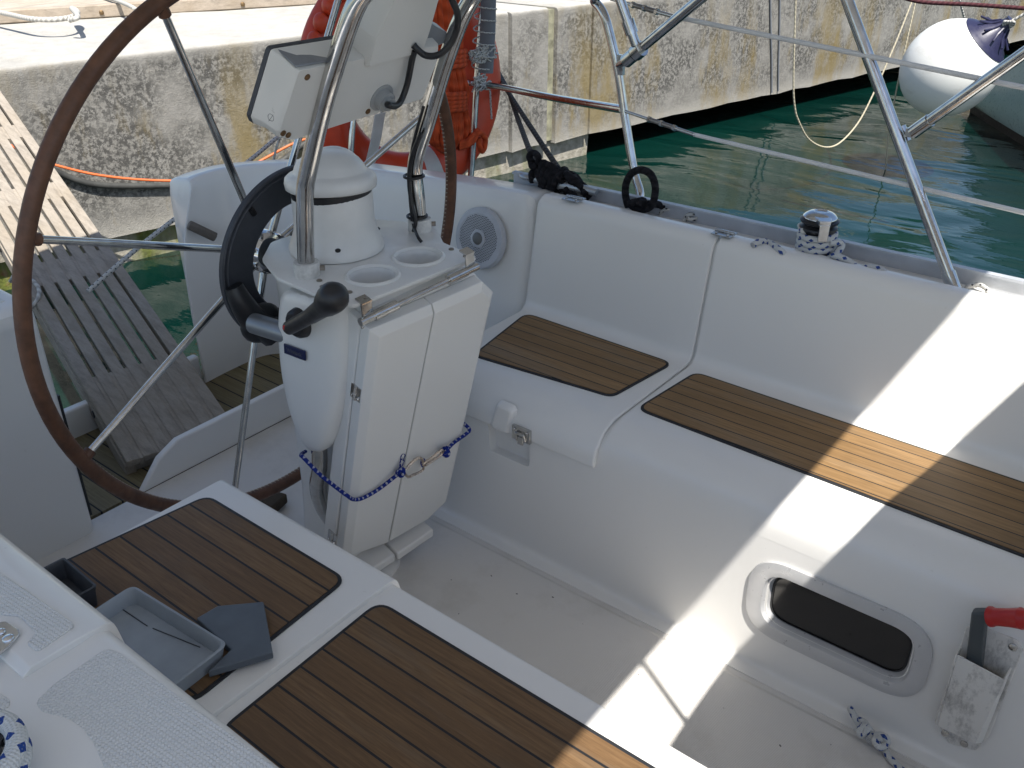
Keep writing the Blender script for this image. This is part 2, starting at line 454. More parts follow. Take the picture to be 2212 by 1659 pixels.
m.prism([qx(8, -.06)+V((0, 0, -.44)), qx(yb, -.06)+V((0, 0, -.44)), qx(yb+.12, -.04)+V((0, 0, -1.6)), qx(8, -.04)+V((0, 0, -1.6))], (1.2, 0, 0))
m.build('footing', mossm, quay, bevel=.02)
m = MB(); m.prism([qx(8, -2.2)+V((0, 0, -.44)), qx(-46, -2.2)+V((0, 0, -.44)), qx(-46, -2.2)+V((0, 0, -1.6)), qx(8, -2.2)+V((0, 0, -1.6))], (.3, 0, 0))
m.build('inner_wall', mossm, quay)
# pitted scars on the lip
# ---- boardwalk
greyw = wood('weathered_planks', (.40, .355, .29), (30, 3, 30))
greyb = wood('weathered_beam', (.37, .31, .245), (30, 2, 30), bumpd=.004)
bw = thing('boardwalk', 'weathered grey timber boardwalk with bolted edge beam on the quay top', 'boardwalk', (6.4, -3.6, .58))
A0, A1 = PZ(0, 52, .583), PZ(725, 7, .583)
dirb = (A1-A0).normalized(); nb = V((-dirb.y, dirb.x, 0))
if nb.x < 0: nb = -nb
s0 = A0-dirb*3.0; s1 = A1+dirb*.6
m = MB(); m.prism([s0, s1, s1+nb*.07, s0+nb*.07], (0, 0, .085)); m.build('edge_beam', greyb, bw, bevel=.008)
m = MB()
for k in range(9):
    o = nb*(.09+k*.118); m.prism([s0+o+V((0, 0, .045)), s1+o+V((0, 0, .045)), s1+o+nb*.1+V((0, 0, .045)), s0+o+nb*.1+V((0, 0, .045))], (0, 0, .035))
m.build('planking', greyw, bw, bevel=.004)
m = MB()
for px, py in ((219, 27), (524, 9)):
    p = PP(px, py, A0, nb); m.lathe(p, -nb, [(.016, 0), (.016, .01), (.01, .014), (0, .015)], 12)
split(m, 'bolt', steel('rusty_bolt', .5, (.25, .17, .09)), bw)
def ropeobj(name, pts, r, mat, label, cat, n=8, seg=10, group=None, sm=True, closed=False):
    m = MB(); m.tube(catmull(pts, n, closed) if sm else pts, r, seg, closed); return tag(m.build(name, mat, ang=60), label, cat, group)
zt = .583+.085
ropeobj('mooring_rope', [PZ(-30, 20, zt+.02), PZ(20, 31, zt+.02), PZ(70, 41, zt+.02), PZ(120, 42, zt+.02), PZ(156, 36, zt+.02), PZ(168, 26, zt+.02), PZ(155, 18, zt+.03), PZ(168, 36, zt+.04), PZ(150, 44, zt+.02)], .016, PALEROPE,
        'off-white rope lying slack on the boardwalk at the left', 'rope')
ropeobj('mooring_rope', [PZ(225, -8, zt+.02), PZ(262, 5, zt+.02), PZ(290, 18, zt+.02), PZ(300, 30, zt-.05)], .014, PALEROPE,
        'short white rope draped over the boardwalk edge behind the wheel rim', 'rope')

# ================================================================== THE YACHT
yacht = thing('sailing_yacht', 'white sailing yacht cockpit with teak seat panels, seen from the side deck', 'yacht', (.8, -1.175, -.64))
def P3(prof, X): return [V((X, a, b)) for a, b in prof]
port = fillet([(-1.425, .002, 0), (-1.462, .002, .03), (-1.448, .43, .085), (-1.868, .43, .045), (-1.925, .735, .03), (-1.992, .735, .012), (-2.006, .706, .008), (-2.14, .70, .01), (-2.16, .60, 0)], 7)
m = MB(); end = [V((-2.16, -.05)), V((-1.425, -.05))]
m.loft([P3(port+end, X) for X in (-1.3, -.6, 0, .3, .6, .9, 1.2, 1.425)])
bench = m.build('bench_moulding', GEL, yacht, ang=50)
# porthole opening
pc = [ (.505, .300), (.165, .300), (.165, .108), (.505, .108)]
m = MB(); m.prism([V((a, -1.36, b)) for a, b in roundpoly([(.482, .268), (.196, .268), (.196, .138), (.482, .138)], .045, 8)], (0, -.13, 0)); cut(bench, m.build('cutter', GEL))
m = MB(); m.prism([V((a, -1.36, b)) for a, b in roundpoly([(1.215, .346), (1.088, .346), (1.092, .262), (1.212, .262)], .012, 4)], (0, -.118, 0)); cut(bench, m.build('cutter', GEL))
for p in bench.data.polygons: p.use_smooth = True
bench.data.set_sharp_from_angle(angle=R(50))
def offs(pr, d):
    out = []
    for i, p in enumerate(pr):
        a = pr[max(0, i-1)]; b = pr[min(len(pr)-1, i+1)]; t = (b-a).normalized(); out.append(p+V((t.y, -t.x))*d)
    return out
def lidshell(m, rings, n):
    m.loft(rings, True, False); N2 = 2*n
    for o in (0, (len(rings)-1)*N2):
        for k in range(n-1): m._f((o+k, o+k+1, o+N2-2-k, o+N2-1-k))
# port locker lid (raised shell over the aft seat)
def lid(prof, d, xs, name, mat, taper=None):
    outer = offs(prof, d); n = len(prof)
    far_ = offs(prof, d+.006)
    outer = [q if p.y < .40 and p.x > -1.6 else o_ for p, q, o_ in zip(prof, far_, outer)]
    m = MB()
    rings = []
    for X in xs: rings.append(P3(outer, X)+P3(prof[::-1], X))
    lidshell(m, rings, n); return m.build(name, mat, yacht, ang=40, bevel=.005, bseg=3)
i0 = next(i for i, p in enumerate(port) if p.y > .30)
lp = [V((-1.453, .347))]+[p for p in port[i0:] if p.y > .35 and p.x > -1.97]
lidp = lid(lp, .009, (.903, 1.0, 1.2, 1.36, 1.418), 'locker_lid', GEL)
fp_ = [p for p in port[i0:] if p.x > -1.97]
k_end = next(i for i, p in enumerate(fp_) if p.y > .4295)
m = MB(); N_ = len(fp_); o2 = offs(fp_, .009)
o2 = [p.lerp(q, min(1, max(.02, (i-1)/(k_end-1)))) for i, (p, q) in enumerate(zip(fp_, o2))]
lidshell(m, [P3(o2, X)+P3(fp_[::-1], X) for X in (-1.3, -.3, .3, .7, .894)], N_); m.build('seat_shell', GEL, yacht, ang=40, bevel=.0045, bseg=3)
m = MB()
bl = roundpoly([(1.204, .337), (1.140, .337), (1.118, .424), (1.176, .424)], [.016, .016, .02, .02], 5)
m.prism([V((a, -1.452, b)) for a, b in bl], (0, .020, 0), .80); m.build('finger_grip', GEL, lidp, bevel=.006, bseg=4, ang=60)
# groove between forward seat and lid is the lid edge itself; teak panels
def pad(poly, z, y0, pitch, name='teak_panel', rad=.03, inset=.0065, mt=None, caulk=.085, parent=None, cols=TK):
    m = MB().mat(0)
    a = roundpoly(poly, rad); m.prism([V((p.x, p.y, z)) for p in a], (0, 0, .0035))
    c = sum((V(p) for p in poly), V((0, 0)))/len(poly)
    ins = []
    for p in a:
        ins.append(p)
    # inset polygon: shift every edge inward
    q = []; N = len(poly); P = [V(p) for p in poly]
    for i in range(N):
        def ln(u, v):
            t = (v-u).normalized(); nn = V((-t.y, t.x))
            if nn.dot(c-u) < 0: nn = -nn
            return u+nn*inset, t
        p1, t1 = ln(P[i-1], P[i]); p2, t2 = ln(P[i], P[(i+1) % N])
        den = t1.x*t2.y-t1.y*t2.x; s = ((p2.x-p1.x)*t2.y-(p2.y-p1.y)*t2.x)/den; q.append(p1+t1*s)
    m.mat(1).prism([V((p.x, p.y, z+.0015)) for p in roundpoly(q, max(.004, rad-inset))], (0, 0, .0032))
    return m.build(name, [CAULK, mt or teak('teak', y0, pitch, cols, caulk)], parent or yacht, ang=30)
tk_p = teak('teak_fine_strip', -1.8115, .0385, TK, .075); tk_s = teak('teak_wide_strip', -.792-.002, .0455, ((.160, .092, .041), (.108, .059, .026), (.22, .130, .060)), .085)
pad([(1.393, -1.832), (.930, -1.822), (.958, -1.588), (1.345, -1.548)], .4385, 0, 0, mt=tk_p)
pad([(.866, -1.815), (-1.2, -1.79), (-1.2, -1.535), (.888, -1.577)], .4385, 0, 0, mt=tk_p)
# starboard side seats
stb = fillet([(-.93, .002, 0), (-.875, .002, .02), (-.868, .30, .02), (-.838, .425, .012), (-.42, .425, .04), (-.36, .62, .05), (-.338, .742, .03), (.9, .742, 0)], 6)
m = MB(); m.loft([P3(stb+[V((.9, -.3)), V((-.93, -.3))], X) for X in (-1.3, -.4, .2, .5, .75, .912, 1.405)])
m.build('side_moulding', GEL, yacht, ang=50)
j0 = next(i for i, p in enumerate(stb) if p.y > .31)
sp_ = [V((-.8655, .33))]+[p for p in stb[j0:] if p.x < -.33]+[V((-.30, .742)), V((-.247, .742))]
so_ = offs(sp_, -.009); so_.append(V((-.236, .744)))
sp_.append(V((-.236, .742)))
def shx(p): return .918-.066*min(1, max(0, (p.x+.42)/.09))
m = MB(); loop = [V((p.x, p.y)) for p in so_]+[V((p.x, p.y-.001)) for p in sp_[::-1]]
lidshell(m, [[V((shx(p)+(1.40-shx(p))*t, p.x, p.y)) for p in loop] for t in (0, .2, .6, 1)], len(so_))
aft_s = m.build('locker_lid', GEL, yacht, ang=40, bevel=.0065, bseg=4)
pad([(1.412, -.455), (1.372, -.787), (.978, -.787), (.955, -.455)], .4335, 0, 0, mt=tk_s)
pad([(.893, -.455), (.905, -.790), (-1.2, -.786), (-1.2, -.455)], .4245, 0, 0, mt=tk_s)
# coaming non-skid panels on the near side deck
def npad(pix, z, rad=.012):
    m = MB(); q = [PZ(x, y, z) for x, y in pix]
    a = roundpoly([(p.x, p.y) for p in q], rad, 5)
    m.prism([V((p.x, p.y, z-.002)) for p in a], (0, 0, .0032)); return m.build('nonskid_panel', NSK, yacht, ang=30, bevel=.0012)
npad([(232, 1399), (262, 1413), (640, 1690), (232, 1690), (222, 1650), (202, 1605), (180, 1575), (150, 1553), (91, 1538), (76, 1518), (114, 1481)], .742, [.02, .012, .01, .01, .02, .03, .03, .03, .012, .01, .03])
npad([(-60, 1195), (0, 1236), (164, 1350), (81, 1408), (58, 1391), (79, 1367), (42, 1331), (-10, 1326), (-60, 1330)], .7525, [.01, .01, .008, .006, .006, .008, .012, .01, .01])
npad([(-40, 1470), (22, 1512), (22, 1530), (-40, 1545)], .742, .008)
# sole
m = MB(); sp = fillet([(-1.50, .0, 0), (-1.412, .0, .006), (-1.397, .010, .006), (-.945, .010, .006), (-.93, 0, .006), (-.84, 0, 0)], 3)
m.loft([P3(sp+[V((-.84, -.06)), V((-1.5, -.06))], X) for X in (-1.3, 0, .7, 1.405)])
m.box((1.745, -1.1, -.032), (.68, 2.1, .06))
m.build('cockpit_sole', SOLE, yacht, ang=40)
# ---- aft coaming sweeping round to the stern panel
def st(base, mid, top, outr, zt, zm=.43):
    b, mm, t, o = V((*base, -.03)), V((*mid, zm)), V((*top, zt)), V((*outr, zt-.02))
    pts = [V((*base, -.30)), b, b.lerp(mm, .5), mm, mm.lerp(t, .5), mm.lerp(t, .86)]
    r_ = t+V((0, 0, -.006)); tt = t.lerp(o, .18); pts += [r_.lerp(mm, .05), t.lerp(o, .06)+V((0, 0, .004)), tt+V((0, 0, .006)), t.lerp(o, .55)+V((0, 0, .002)), o, o+V((0, 0, -.05))+(o-t).normalized()*.012, V((o.x, o.y, -.30))]
    return pts
ks = [st((1.424, -1.80), (1.424, -1.868), (1.424, -1.925), (1.424, -2.10), .735),
      st((1.65, -1.80), (1.65, -1.865), (1.65, -1.922), (1.66, -2.10), .722),
      st((1.95, -1.80), (1.95, -1.86), (1.95, -1.92), (1.96, -2.10), .70),
      st((2.22, -1.815), (2.20, -1.85), (2.22, -1.905), (2.26, -2.07), .682),
      st((2.40, -1.82), (2.37, -1.80), (2.41, -1.85), (2.50, -1.98), .668),
      st((2.485, -1.76), (2.48, -1.70), (2.52, -1.74), (2.66, -1.82), .66),
      st((2.49, -1.62), (2.50, -1.59), (2.54, -1.65), (2.69, -1.70), .655),
      st((2.475, -1.475), (2.505, -1.49), (2.535, -1.60), (2.69, -1.61), .648)]
rows = [catmull([k[j] for k in ks], 5) for j in range(len(ks[0]))]
m = MB(); rings = [[rows[j][i] for j in range(len(rows))] for i in range(len(rows[0]))]
m.loft(rings); m.build('stern_coaming', GEL, yacht, ang=60, subd=1)
m = MB(); m.tube([PX(407, 485, 2.5), PX(466, 513, 2.46)], .0165, 6)
m.build('timber_chock', wood('grey_chock', (.16, .14, .12), (10, 10, 10)), yacht, bevel=.004)
# starboard quarter
qs = roundpoly([(-.845, -.03), (-.845, .645), (.4, .645), (.4, -.03)], [.0, .035, .02, 0], 6)
m = MB(); m.loft([[V((X, p.x+sh, p.y-dz)) for p in qs] for X, sh, dz in ((2.05, .006, .006), (2.036, .02, .016), (2.036, .02, .016), (2.05, .006, .006), (2.075, 0, 0), (2.65, 0, .0))][2:])
m.build('stern_quarter', GEL, yacht, ang=50)
m = MB(); m.prism([V((X, Y, .645)) for X, Y in ((2.09, -.80), (2.6, -.80), (2.6, .3), (2.09, .3))], (0, 0, .002)); m.build('nonskid_panel', NSK, yacht)
m = MB(); m.box((2.08, -.85, .20), (.012, .012, .36)); m.build('gap_strip', BLACKP, yacht)  # black strip set in for the dark gap down the block's edge
# stern platform, threshold board, aft lip
gtk = teak('grey_teak', -1.7, .062, ((.20, .165, .085), (.13, .10, .05), (.27, .225, .125)), .075, .7)
m = MB(); m.box((2.305, -1.33, -.022), (.41, 1.06, .036)); m.build('stern_platform', gtk, yacht)
m = MB(); m.box((2.515, -1.15, .025), (.03, .70, .13)); m.box((2.31, -1.15, -.19), (.44, .74, .28)); m.build('transom_lip', GEL, yacht, bevel=.006)
bl_, br_ = PZ(312, 1066, .002), PX(640, 950, 2.09)
pts = [PX(308, 1078, 2.085), PX(352, 972, 2.085), PX(387, 948, 2.085), PX(612, 834, 2.085), PX(690, 796, 2.085), PX(720, 900, 2.085)]
pts = [V((2.085, -1.005, -.002)), V((2.085, -1.075, .075)), V((2.085, -1.14, .105)), V((2.085, -1.52, .108)), V((2.085, -1.80, .108)), V((2.085, -1.80, -.002))]
m = MB(); m.prism(pts, (.022, 0, 0)); m.build('threshold_board', GEL, yacht, bevel=.004)
# hull below the port deck edge
m = MB(); hp = [(-2.155, .69), (-2.19, .4), (-2.12, -.3), (-1.9, -.75)]
m.loft([[V((X, a*(1-max(0, X-1.4)*.12), b-(max(0, X-1.4)*.085 if b > .5 else 0))) for a, b in hp] for X in (-1.3, 0, 1.4, 2.2, 2.66)], False); m.build('hull', HULLW, yacht, ang=50)
m = MB(); m.loft([[V((X, a, b)) for a, b in [(.95, .7), (.9, -.75), (-.2, -.75), (-.2, .6)]] for X in (-1.3, 2.65)]); m.build('hull', HULLW, yacht)
# toe rail with oval drain slots
m = MB(); path = [V((x_, y_, .70)) for x_, y_ in [(-1.3, -2.105), (0, -2.10), (.3, -2.10), (1.0, -2.095), (1.5, -2.08), (1.62, -2.07)]]
for a, b in zip(path[:-1], path[1:]):
    n_ = V(((b-a).y, -(b-a).x, 0)).normalized()*.004
    m.prism([a-n_, a+n_, a+n_+V((0, 0, .036)), a-n_+V((0, 0, .036))], b-a)
    m.prism([a-n_*3+V((0, 0, .034)), a+n_*1.2+V((0, 0, .034)), a+n_*1.2+V((0, 0, .040)), a-n_*3+V((0, 0, .040))], b-a)
m.build('toe_rail', ALUD, yacht, ang=20)
# porthole
pr = V((0, 1, -.05)).normalized()
m = MB()
outer = roundpoly([(.523, .302), (.160, .302), (.160, .100), (.523, .100)], .082, 10)
mid = roundpoly([(.505, .287), (.176, .287), (.176, .117), (.505, .117)], .066, 10)
inn = roundpoly([(.490, .272), (.190, .272), (.190, .134), (.490, .134)], .05, 10)
inn2 = roundpoly([(.478, .264), (.200, .264), (.200, .143), (.478, .143)], .042, 10)
def fy(b): return -1.462+.014*(b/.43)
m.loft([[V((a, fy(b)-.002, b)) for a, b in outer], [V((a, fy(b)+.006, b)) for a, b in outer], [V((a, fy(b)+.0095, b)) for a, b in mid],
        [V((a, fy(b)+.008, b)) for a, b in inn], [V((a, fy(b)-.012, b)) for a, b in inn2], [V((a, fy(b)-.03, b)) for a, b in inn2]], True, False)
pf = m.build('porthole', plain('porthole_frame', (.55, .55, .55), .32, .25, var=.05), yacht, ang=30)
m = MB(); m.prism([V((a, fy(b)-.017, b)) for a, b in inn2], (0, .006, 0)); m.build('glass', GLASSD, pf, bevel=.002)
m = MB(); m.loft([[V((a, fy(b)-.012, b)) for a, b in roundpoly([(.479, .265), (.199, .265), (.199, .142), (.479, .142)], .042, 10)], [V((a, fy(b)-.0085, b)) for a, b in roundpoly([(.473, .260), (.204, .260), (.204, .147), (.473, .147)], .038, 10)]], True, False)
m.build('gasket', BLACKP, pf)
m = MB(); m.prism([V((a, fy(b)-.085, b)) for a, b in roundpoly([(.50, .285), (.18, .285), (.18, .12), (.50, .12)], .05, 6)], (0, -.01, 0)); m.build('blind', BLACKP, pf)
# lid latch
m = MB(); m.box((1.100, -1.434, .362), (.052, .008, .036)); m.tube([V((1.088, -1.430, .348)), V((1.088, -1.426, .366)), V((1.110, -1.426, .366)), V((1.110, -1.430, .345))], .0045, 8); m.box((1.099, -1.429, .347), (.016, .006, .02))
for dx in (-.018, .018): screw(m, (1.1+dx, -1.430, .372), (0, 1, 0), .004)
m.build('latch', SS, yacht, bevel=.001)
# hinges on the coaming top
for px, py in ((1238, 430), (1563, 505)):
    p = PZ(px, py, .748); m = MB(); m.box(p+V((0, .007, 0)), (.05, .022, .003)); m.box(p+V((0, -.016, 0)), (.05, .016, .003)); m.tube([p+V((-.025, -.006, .003)), p+V((.025, -.006, .003))], .0038, 8)
    for dx in (-.015, .015): screw(m, p+V((dx, .008, .0015)), (0, 0, 1), .004)
    m.build('hinge', steel('worn_hinge', .25, (.5, .5, .5)), yacht, bevel=.0008)
# hatch catch on the near side deck
p = PZ(14, 1375, .75)
m = MB(); q = [PZ(x_, y_, .752) for x_, y_ in [(-30, 1352), (14, 1347), (42, 1364), (44, 1373), (22, 1400), (-30, 1440)]]
m.prism(q, (0, 0, .004)); screw(m, PZ(18, 1380, .756), (0, 0, 1), .0065); screw(m, PZ(2, 1366, .756), (0, 0, 1), .0055); m.build('hatch_catch', CHR, yacht, bevel=.0015)
# step block of timber under the wheel, rust stain
m = MB(); p = PZ(580, 1098, .012); m.box(p+V((.0, 0, .008)), (.055, .10, .03), Matrix.Rotation(R(15), 3, 'Z')); m.build('foot_chock', wood('dark_chock', (.07, .055, .04), (10, 30, 30)), yacht, bevel=.005)

# ================================================================== STEERING WHEEL
WC = V((1.5585, -1.1835, .7644)); WR = .592
yw, tl = -.071, -.079
e1 = V((sin(yw), cos(yw), 0)); nn_ = V((cos(yw), -sin(yw), 0)); e2 = V((0, 0, cos(tl)))+nn_*sin(tl); wax = e1.cross(e2).normalized()
if wax.x < 0: wax = -wax
wheel = thing('helm_wheel', 'large steering wheel with brown leather rim and stainless spokes', 'steering wheel', (1.6, -1.175, .77))
def wp(a, r=WR, d=0.0): return WC+e1*(r*cos(a))+e2*(r*sin(a))+wax*d
m = MB(); m.tube([wp(2*pi*k/120) for k in range(120)], .0148, 14, True); m.mat(1)
for k in range(330):
    a = 2*pi*k/330; c = wp(a); rad = (c-WC).normalized()
    d1 = (rad*-.93+wax*.37).normalized(); d2 = (rad*-1+wax*.02).normalized(); d3 = (rad*-.72+wax*.69).normalized()
    t = (wp(a+.012)-c)
    m.tube([c+d2*.0152-t*.25, c+d1*.0158, c+d3*.0152+t*.35], .0011, 4)
m.build('rim', [LEATHER, THREAD], wheel, ang=60)
HUB = V((1.612, -1.175, .765))
m = MB()
for k in range(8):
    a = R(21+45*k); p1 = wp(a, WR-.012); d = (p1-HUB).normalized(); sp_pts = [HUB+d*.02, HUB+d*.12, p1]
    ms = MB(); ms.tube(sp_pts, lambda t: .0092-.0022*t, 12); ms.build('spoke', SS, wheel, ang=60)
    ms = MB(); ms.tube([p1-d*.012, p1+d*.006], .0115, 10); ms.build('ferrule', LEATHER, wheel)
m.lathe(HUB+V((-.03, 0, 0)), (1, 0, 0), [(.030, 0), (.043, .004), (.047, .012), (.047, .05), (.040, .058), (0, .06)], 32)
for k in range(16):
    a = 2*pi*k/16; m.sphere(HUB+V((-.014, cos(a)*.0465, sin(a)*.0465)), .0032, 8, 5)
m.build('hub', CHR, wheel, ang=40)

# ================================================================== STEERING PEDESTAL
ped = thing('steering_pedestal', 'white steering pedestal with compass, cup holders and stainless guard tubes', 'pedestal', (1.33, -1.17, 0))
PYC = -1.172
def rrect(cx, cy, hx, hy, r, z, n=5): return [V((p.x, p.y, z)) for p in roundpoly([(cx-hx, cy-hy), (cx+hx, cy-hy), (cx+hx, cy+hy), (cx-hx, cy+hy)], r, n)]
m = MB(); m.loft([rrect(1.42, PYC, .075, .105, .04, -.003), rrect(1.41, PYC, .07, .10, .04, .25), rrect(1.375, PYC, .085, .115, .05, .6), rrect(1.375, PYC, .085, .115, .05, .78), rrect(1.375, PYC, .085, .115, .05, .826)])
m.build('column', GELB, ped, ang=50)
m = MB(); m.lathe(PZ(778, 1215, .010), (0, 0, 1), [(.098, 0), (.098, .008), (.085, .018), (.06, .024), (0, .026)], 40); m.build('base_flange', GELB, ped, ang=50)
# top plate with two cup holes
zp = .835
plate = [(1.118, -1.322), (1.110, -.985+.0), (1.135, -.978), (1.34, -.975), (1.46, -1.02), (1.50, -1.10), (1.50, -1.25), (1.46, -1.32), (1.30, -1.385), (1.15, -1.365)]
plate = [tuple(PZ(x_, y_, zp)[:2]) for x_, y_ in [(762, 662), (690, 640), (597, 600)]]+[(1.43, -1.03), (1.49, -1.10), (1.49, -1.25), (1.44, -1.325), (1.30, -1.385)]+[tuple(PZ(x_, y_, zp)[:2]) for x_, y_ in [(958, 525), (1031, 556)]]
m = MB(); m.prism([V((p.x, p.y, zp-.006)) for p in roundpoly(plate, [.02, .05, .03, .03, .03, .03, .03, .03, .02, .012], 5)], (0, 0, .0075))
pl = m.build('top_plate', WHITEP, ped, ang=30, bevel=.0015)
CUPS = [PZ(805, 597, zp), PZ(904, 557, zp)]
for c_ in CUPS:
    mc = MB(); mc.lathe(c_+V((0, 0, -.03)), (0, 0, 1), [(.043, 0), (.043, .06)], 40); cut(pl, mc.build('cutter', WHITEP))
for c_ in CUPS:
    m = MB(); m.lathe(c_, (0, 0, 1), [(.038, -.088), (.041, -.06), (.0455, -.004), (.053, .0005), (.053, .003), (.051, .0055), (.0475, .006), (.0435, .002), (.041, -.01), (.036, -.08), (0, -.08)], 44, False)
    m.build('cup_holder', WHITEP, ped, ang=50)
m = MB()
for x_, y_ in ((975, 539), (1006, 554), (755, 632), (787, 647), (697, 620), (690, 607)): screw(m, PZ(x_, y_, zp+.0015), (0, 0, 1), .0055)
split(m, 'plate_screw', steel('dull_screw', .35, (.35, .32, .28)), ped)
# compass binnacle
cc = PZ(728, 531, .84)
m = MB(); m.lathe(cc, (0, 0, 1), [(.094, -.002), (.095, .004), (.091, .012), (.083, .034), (.0795, .05), (.0785, .10), (.078, .113), (0, .113)], 48)
bin_ = m.build('binnacle', WHITEP, ped, ang=40)
m = MB()
sa = PZ(733, 566, .862)-cc; sa = math.degrees(math.atan2(sa.y, sa.x))
for a in (sa, sa-105, sa+105): screw(m, cc+V((cos(R(a))*.087, sin(R(a))*.087, .022)), (cos(R(a))*.4, sin(R(a))*.4, 1), .0055)
split(m, 'binnacle_screw', BLACKP, bin_)
m = MB(); m.lathe(cc+V((0, 0, .108)), (.04, .05, 1), [(.0775, 0), (.0785, .004), (.0785, .014), (.07, .016)], 44); m.build('compass_bowl', BLACKP, bin_)
hd = V((.05, -.05, 1)).normalized()
m = MB(); hc = cc+V((0, 0, .119)); m.lathe(hc, hd, [(.0, .0), (.083, 0), (.0875, .003), (.0890, .014), (.0870, .023), (.080, .029), (.0725, .0315), (.070, .034), (.0665, .044), (.058, .055), (.044, .0645), (.028, .070), (.012, .072), (0, .0723)], 48)
hood = m.build('compass_hood', WHITEP, ped, ang=50)
m = MB(); m.sphere(hc+V((.026, -.032, .018)), .059, 28, 16, (1.0, 1.0, .86)); m.build('hood_shoulder', WHITEP, hood, ang=60)
# shaft housing to the wheel hub and black collar
m = MB(); m.lathe(V((1.40, -1.175, .765)), (1, 0, 0), [(.052, 0), (.048, .08), (.041, .115), (.038, .16)], 36); m.build('shaft_housing', WHITEP, ped, ang=50)
m = MB(); m.lathe(V((1.545, -1.175, .765)), (1, 0, 0), [(.036, 0), (.043, .003), (.043, .013), (.038, .016), (.0, .016)], 36)
m.build('collar', plain('grey_bearing', (.10, .10, .10), .5), ped)
# autopilot ring on the wheel side
apc = V((1.50, -1.168, .786)); apa = V((.995, 0, .08)).normalized(); ra = V((0, 1, 0)); rb = apa.cross(ra)
m = MB(); prof = [(.191, 0), (.194, .003), (.194, .013), (.190, .016), (.150, .017), (.121, .015), (.119, .010), (.120, .003), (.123, 0), (.181, .0), (.183, .002), (.187, .002)]
m.loft([[apc-apa*.012+apa*h+(ra*cos(2*pi*k/90)+rb*sin(2*pi*k/90))*r_ for r_, h in prof] for k in list(range(90))+[0]], True, False)
ring = m.build('autopilot_ring', BLACKM, ped, ang=30)
m = MB()
m.tube([PP(541, 450, apc-apa*.0122, apa), PP(549, 463, apc-apa*.0122, apa)], .0062, 10); m.build('ring_slot', plain('deep_black', (.003, .003, .004), .8), ring)
m = MB(); a1 = PX(565, 697, 1.47); m.sphere(a1, .042, 16, 10, (.6, 1.2, 1)); m.tube(catmull([PX(505, 618, 1.478), PX(520, 650, 1.472), PX(548, 690, 1.468), PX(590, 716, 1.46)], 6), lambda t: .018+.016*t, 12); m.build('drive_housing', BLACKP, ring, ang=50)
m = MB(); a0, a2 = PY(545, 700, -.985), PY(640, 728, -1.03); a0 = PX(548, 698, 1.445); a2 = PX(690, 742, 1.27); m.tube([a0, a0.lerp(a2, .5), a2], .021, 18); m.build('drive_motor', plain('grey_anodised', (.27, .285, .30), .35, .6), ring, ang=50)
# engine control housing (tear-drop)
def PB(x_, y_): return PY(x_, y_, -1.0)
left = [(596, 640), (593, 690), (594, 745), (600, 805), (612, 860), (626, 905), (639, 945), (650, 972), (664, 984)]
right = [(747, 668), (745, 720), (742, 775), (738, 825), (732, 870), (722, 915), (708, 955), (697, 975), (680, 985)]
m = MB(); rings = []
top = [PB(612, 622), PB(735, 655)]
for (lx, ly), (rx, ry) in [((612, 618), (738, 655))]+list(zip(left, right)):
    a, b = PB(lx, ly), PB(rx, ry); c = (a+b)/2; u = (a-b)/2
    th = .036*min(1, u.length/.07)+.008
    ring_ = []
    for k in range(28):
        t = 2*pi*k/28; cx_, sx_ = cos(t), sin(t)
        f = lambda q_: math.copysign(abs(q_)**.62, q_)
        ring_.append(c+u*f(cx_)+V((0, 1, 0))*(f(sx_)*th-.03))
    rings.append(ring_)
m.loft(rings); ech = m.build('engine_control_housing', GELB, ped, ang=60, subd=1)
m = MB(); b0 = PY(648, 697, -.985); m.lathe(b0+V((0, -.02, 0)), (0, 1, 0), [(.03, 0), (.03, .018), (.0275, .03), (.022, .036), (0, .037)], 30); thr = m.build('throttle_boss', BLACKP, ech, ang=40)
k0, k1, k2 = PY(625, 708, -.952), PY(690, 672, -.935), PY(722, 640, -.925)
m = MB(); m.tube([k0, k0.lerp(k1, .5), k1], lambda t: .0135+.001*t, 14); m.tube([k1.lerp(k0, .25), k1.lerp(k2, .25), k1.lerp(k2, .5), k1.lerp(k2, .8), k2, k2+(k2-k1).normalized()*.012, k2+(k2-k1).normalized()*.019], lambda t: [.015, .0175, .023, .0265, .0265, .021, .010][min(6, int(t*6.01))], 20)
m.build('throttle_lever', BLACKP, ech, ang=60)
m = MB(); m.lathe(PY(616, 709, -.9395), (0, 1, 0), [(.006, -.006), (.006, .001), (0, .0015)], 14); m.build('red_button', REDP, ech)
pq = [PY(x_, y_, -.9835) for x_, y_ in [(615, 741), (661, 758), (662, 779), (616, 762)]]
m = MB(); m.prism(pq, (0, .003, 0)); plq = m.build('name_plaque', STAIN, ech, bevel=.001)
fc = bpy.data.curves.new('plaque_text', 'FONT'); fc.body = 'Whitlock'; fc.size = .0115; fc.extrude = .0004; fc.align_x = 'CENTER'; fc.align_y = 'CENTER'
fo = bpy.data.objects.new('plaque_text', fc); COL.objects.link(fo)
tx = (pq[1]-pq[0]).normalized(); tn = V((0, 1, 0)); ty = tn.cross(tx); ctr = sum(pq, V((0, 0, 0)))/4+tn*.0034
Mx = Matrix((tx, ty, tn)).transposed().to_4x4(); Mx.translation = ctr
dg = bpy.context.evaluated_depsgraph_get(); dg.update(); me = bpy.data.meshes.new_from_object(fo.evaluated_get(dg)); bpy.data.objects.remove(fo)
me.transform(Mx); me.materials.clear(); me.materials.append(GOLD.m); to = bpy.data.objects.new('lettering', me); COL.objects.link(to); adopt(to, plq)
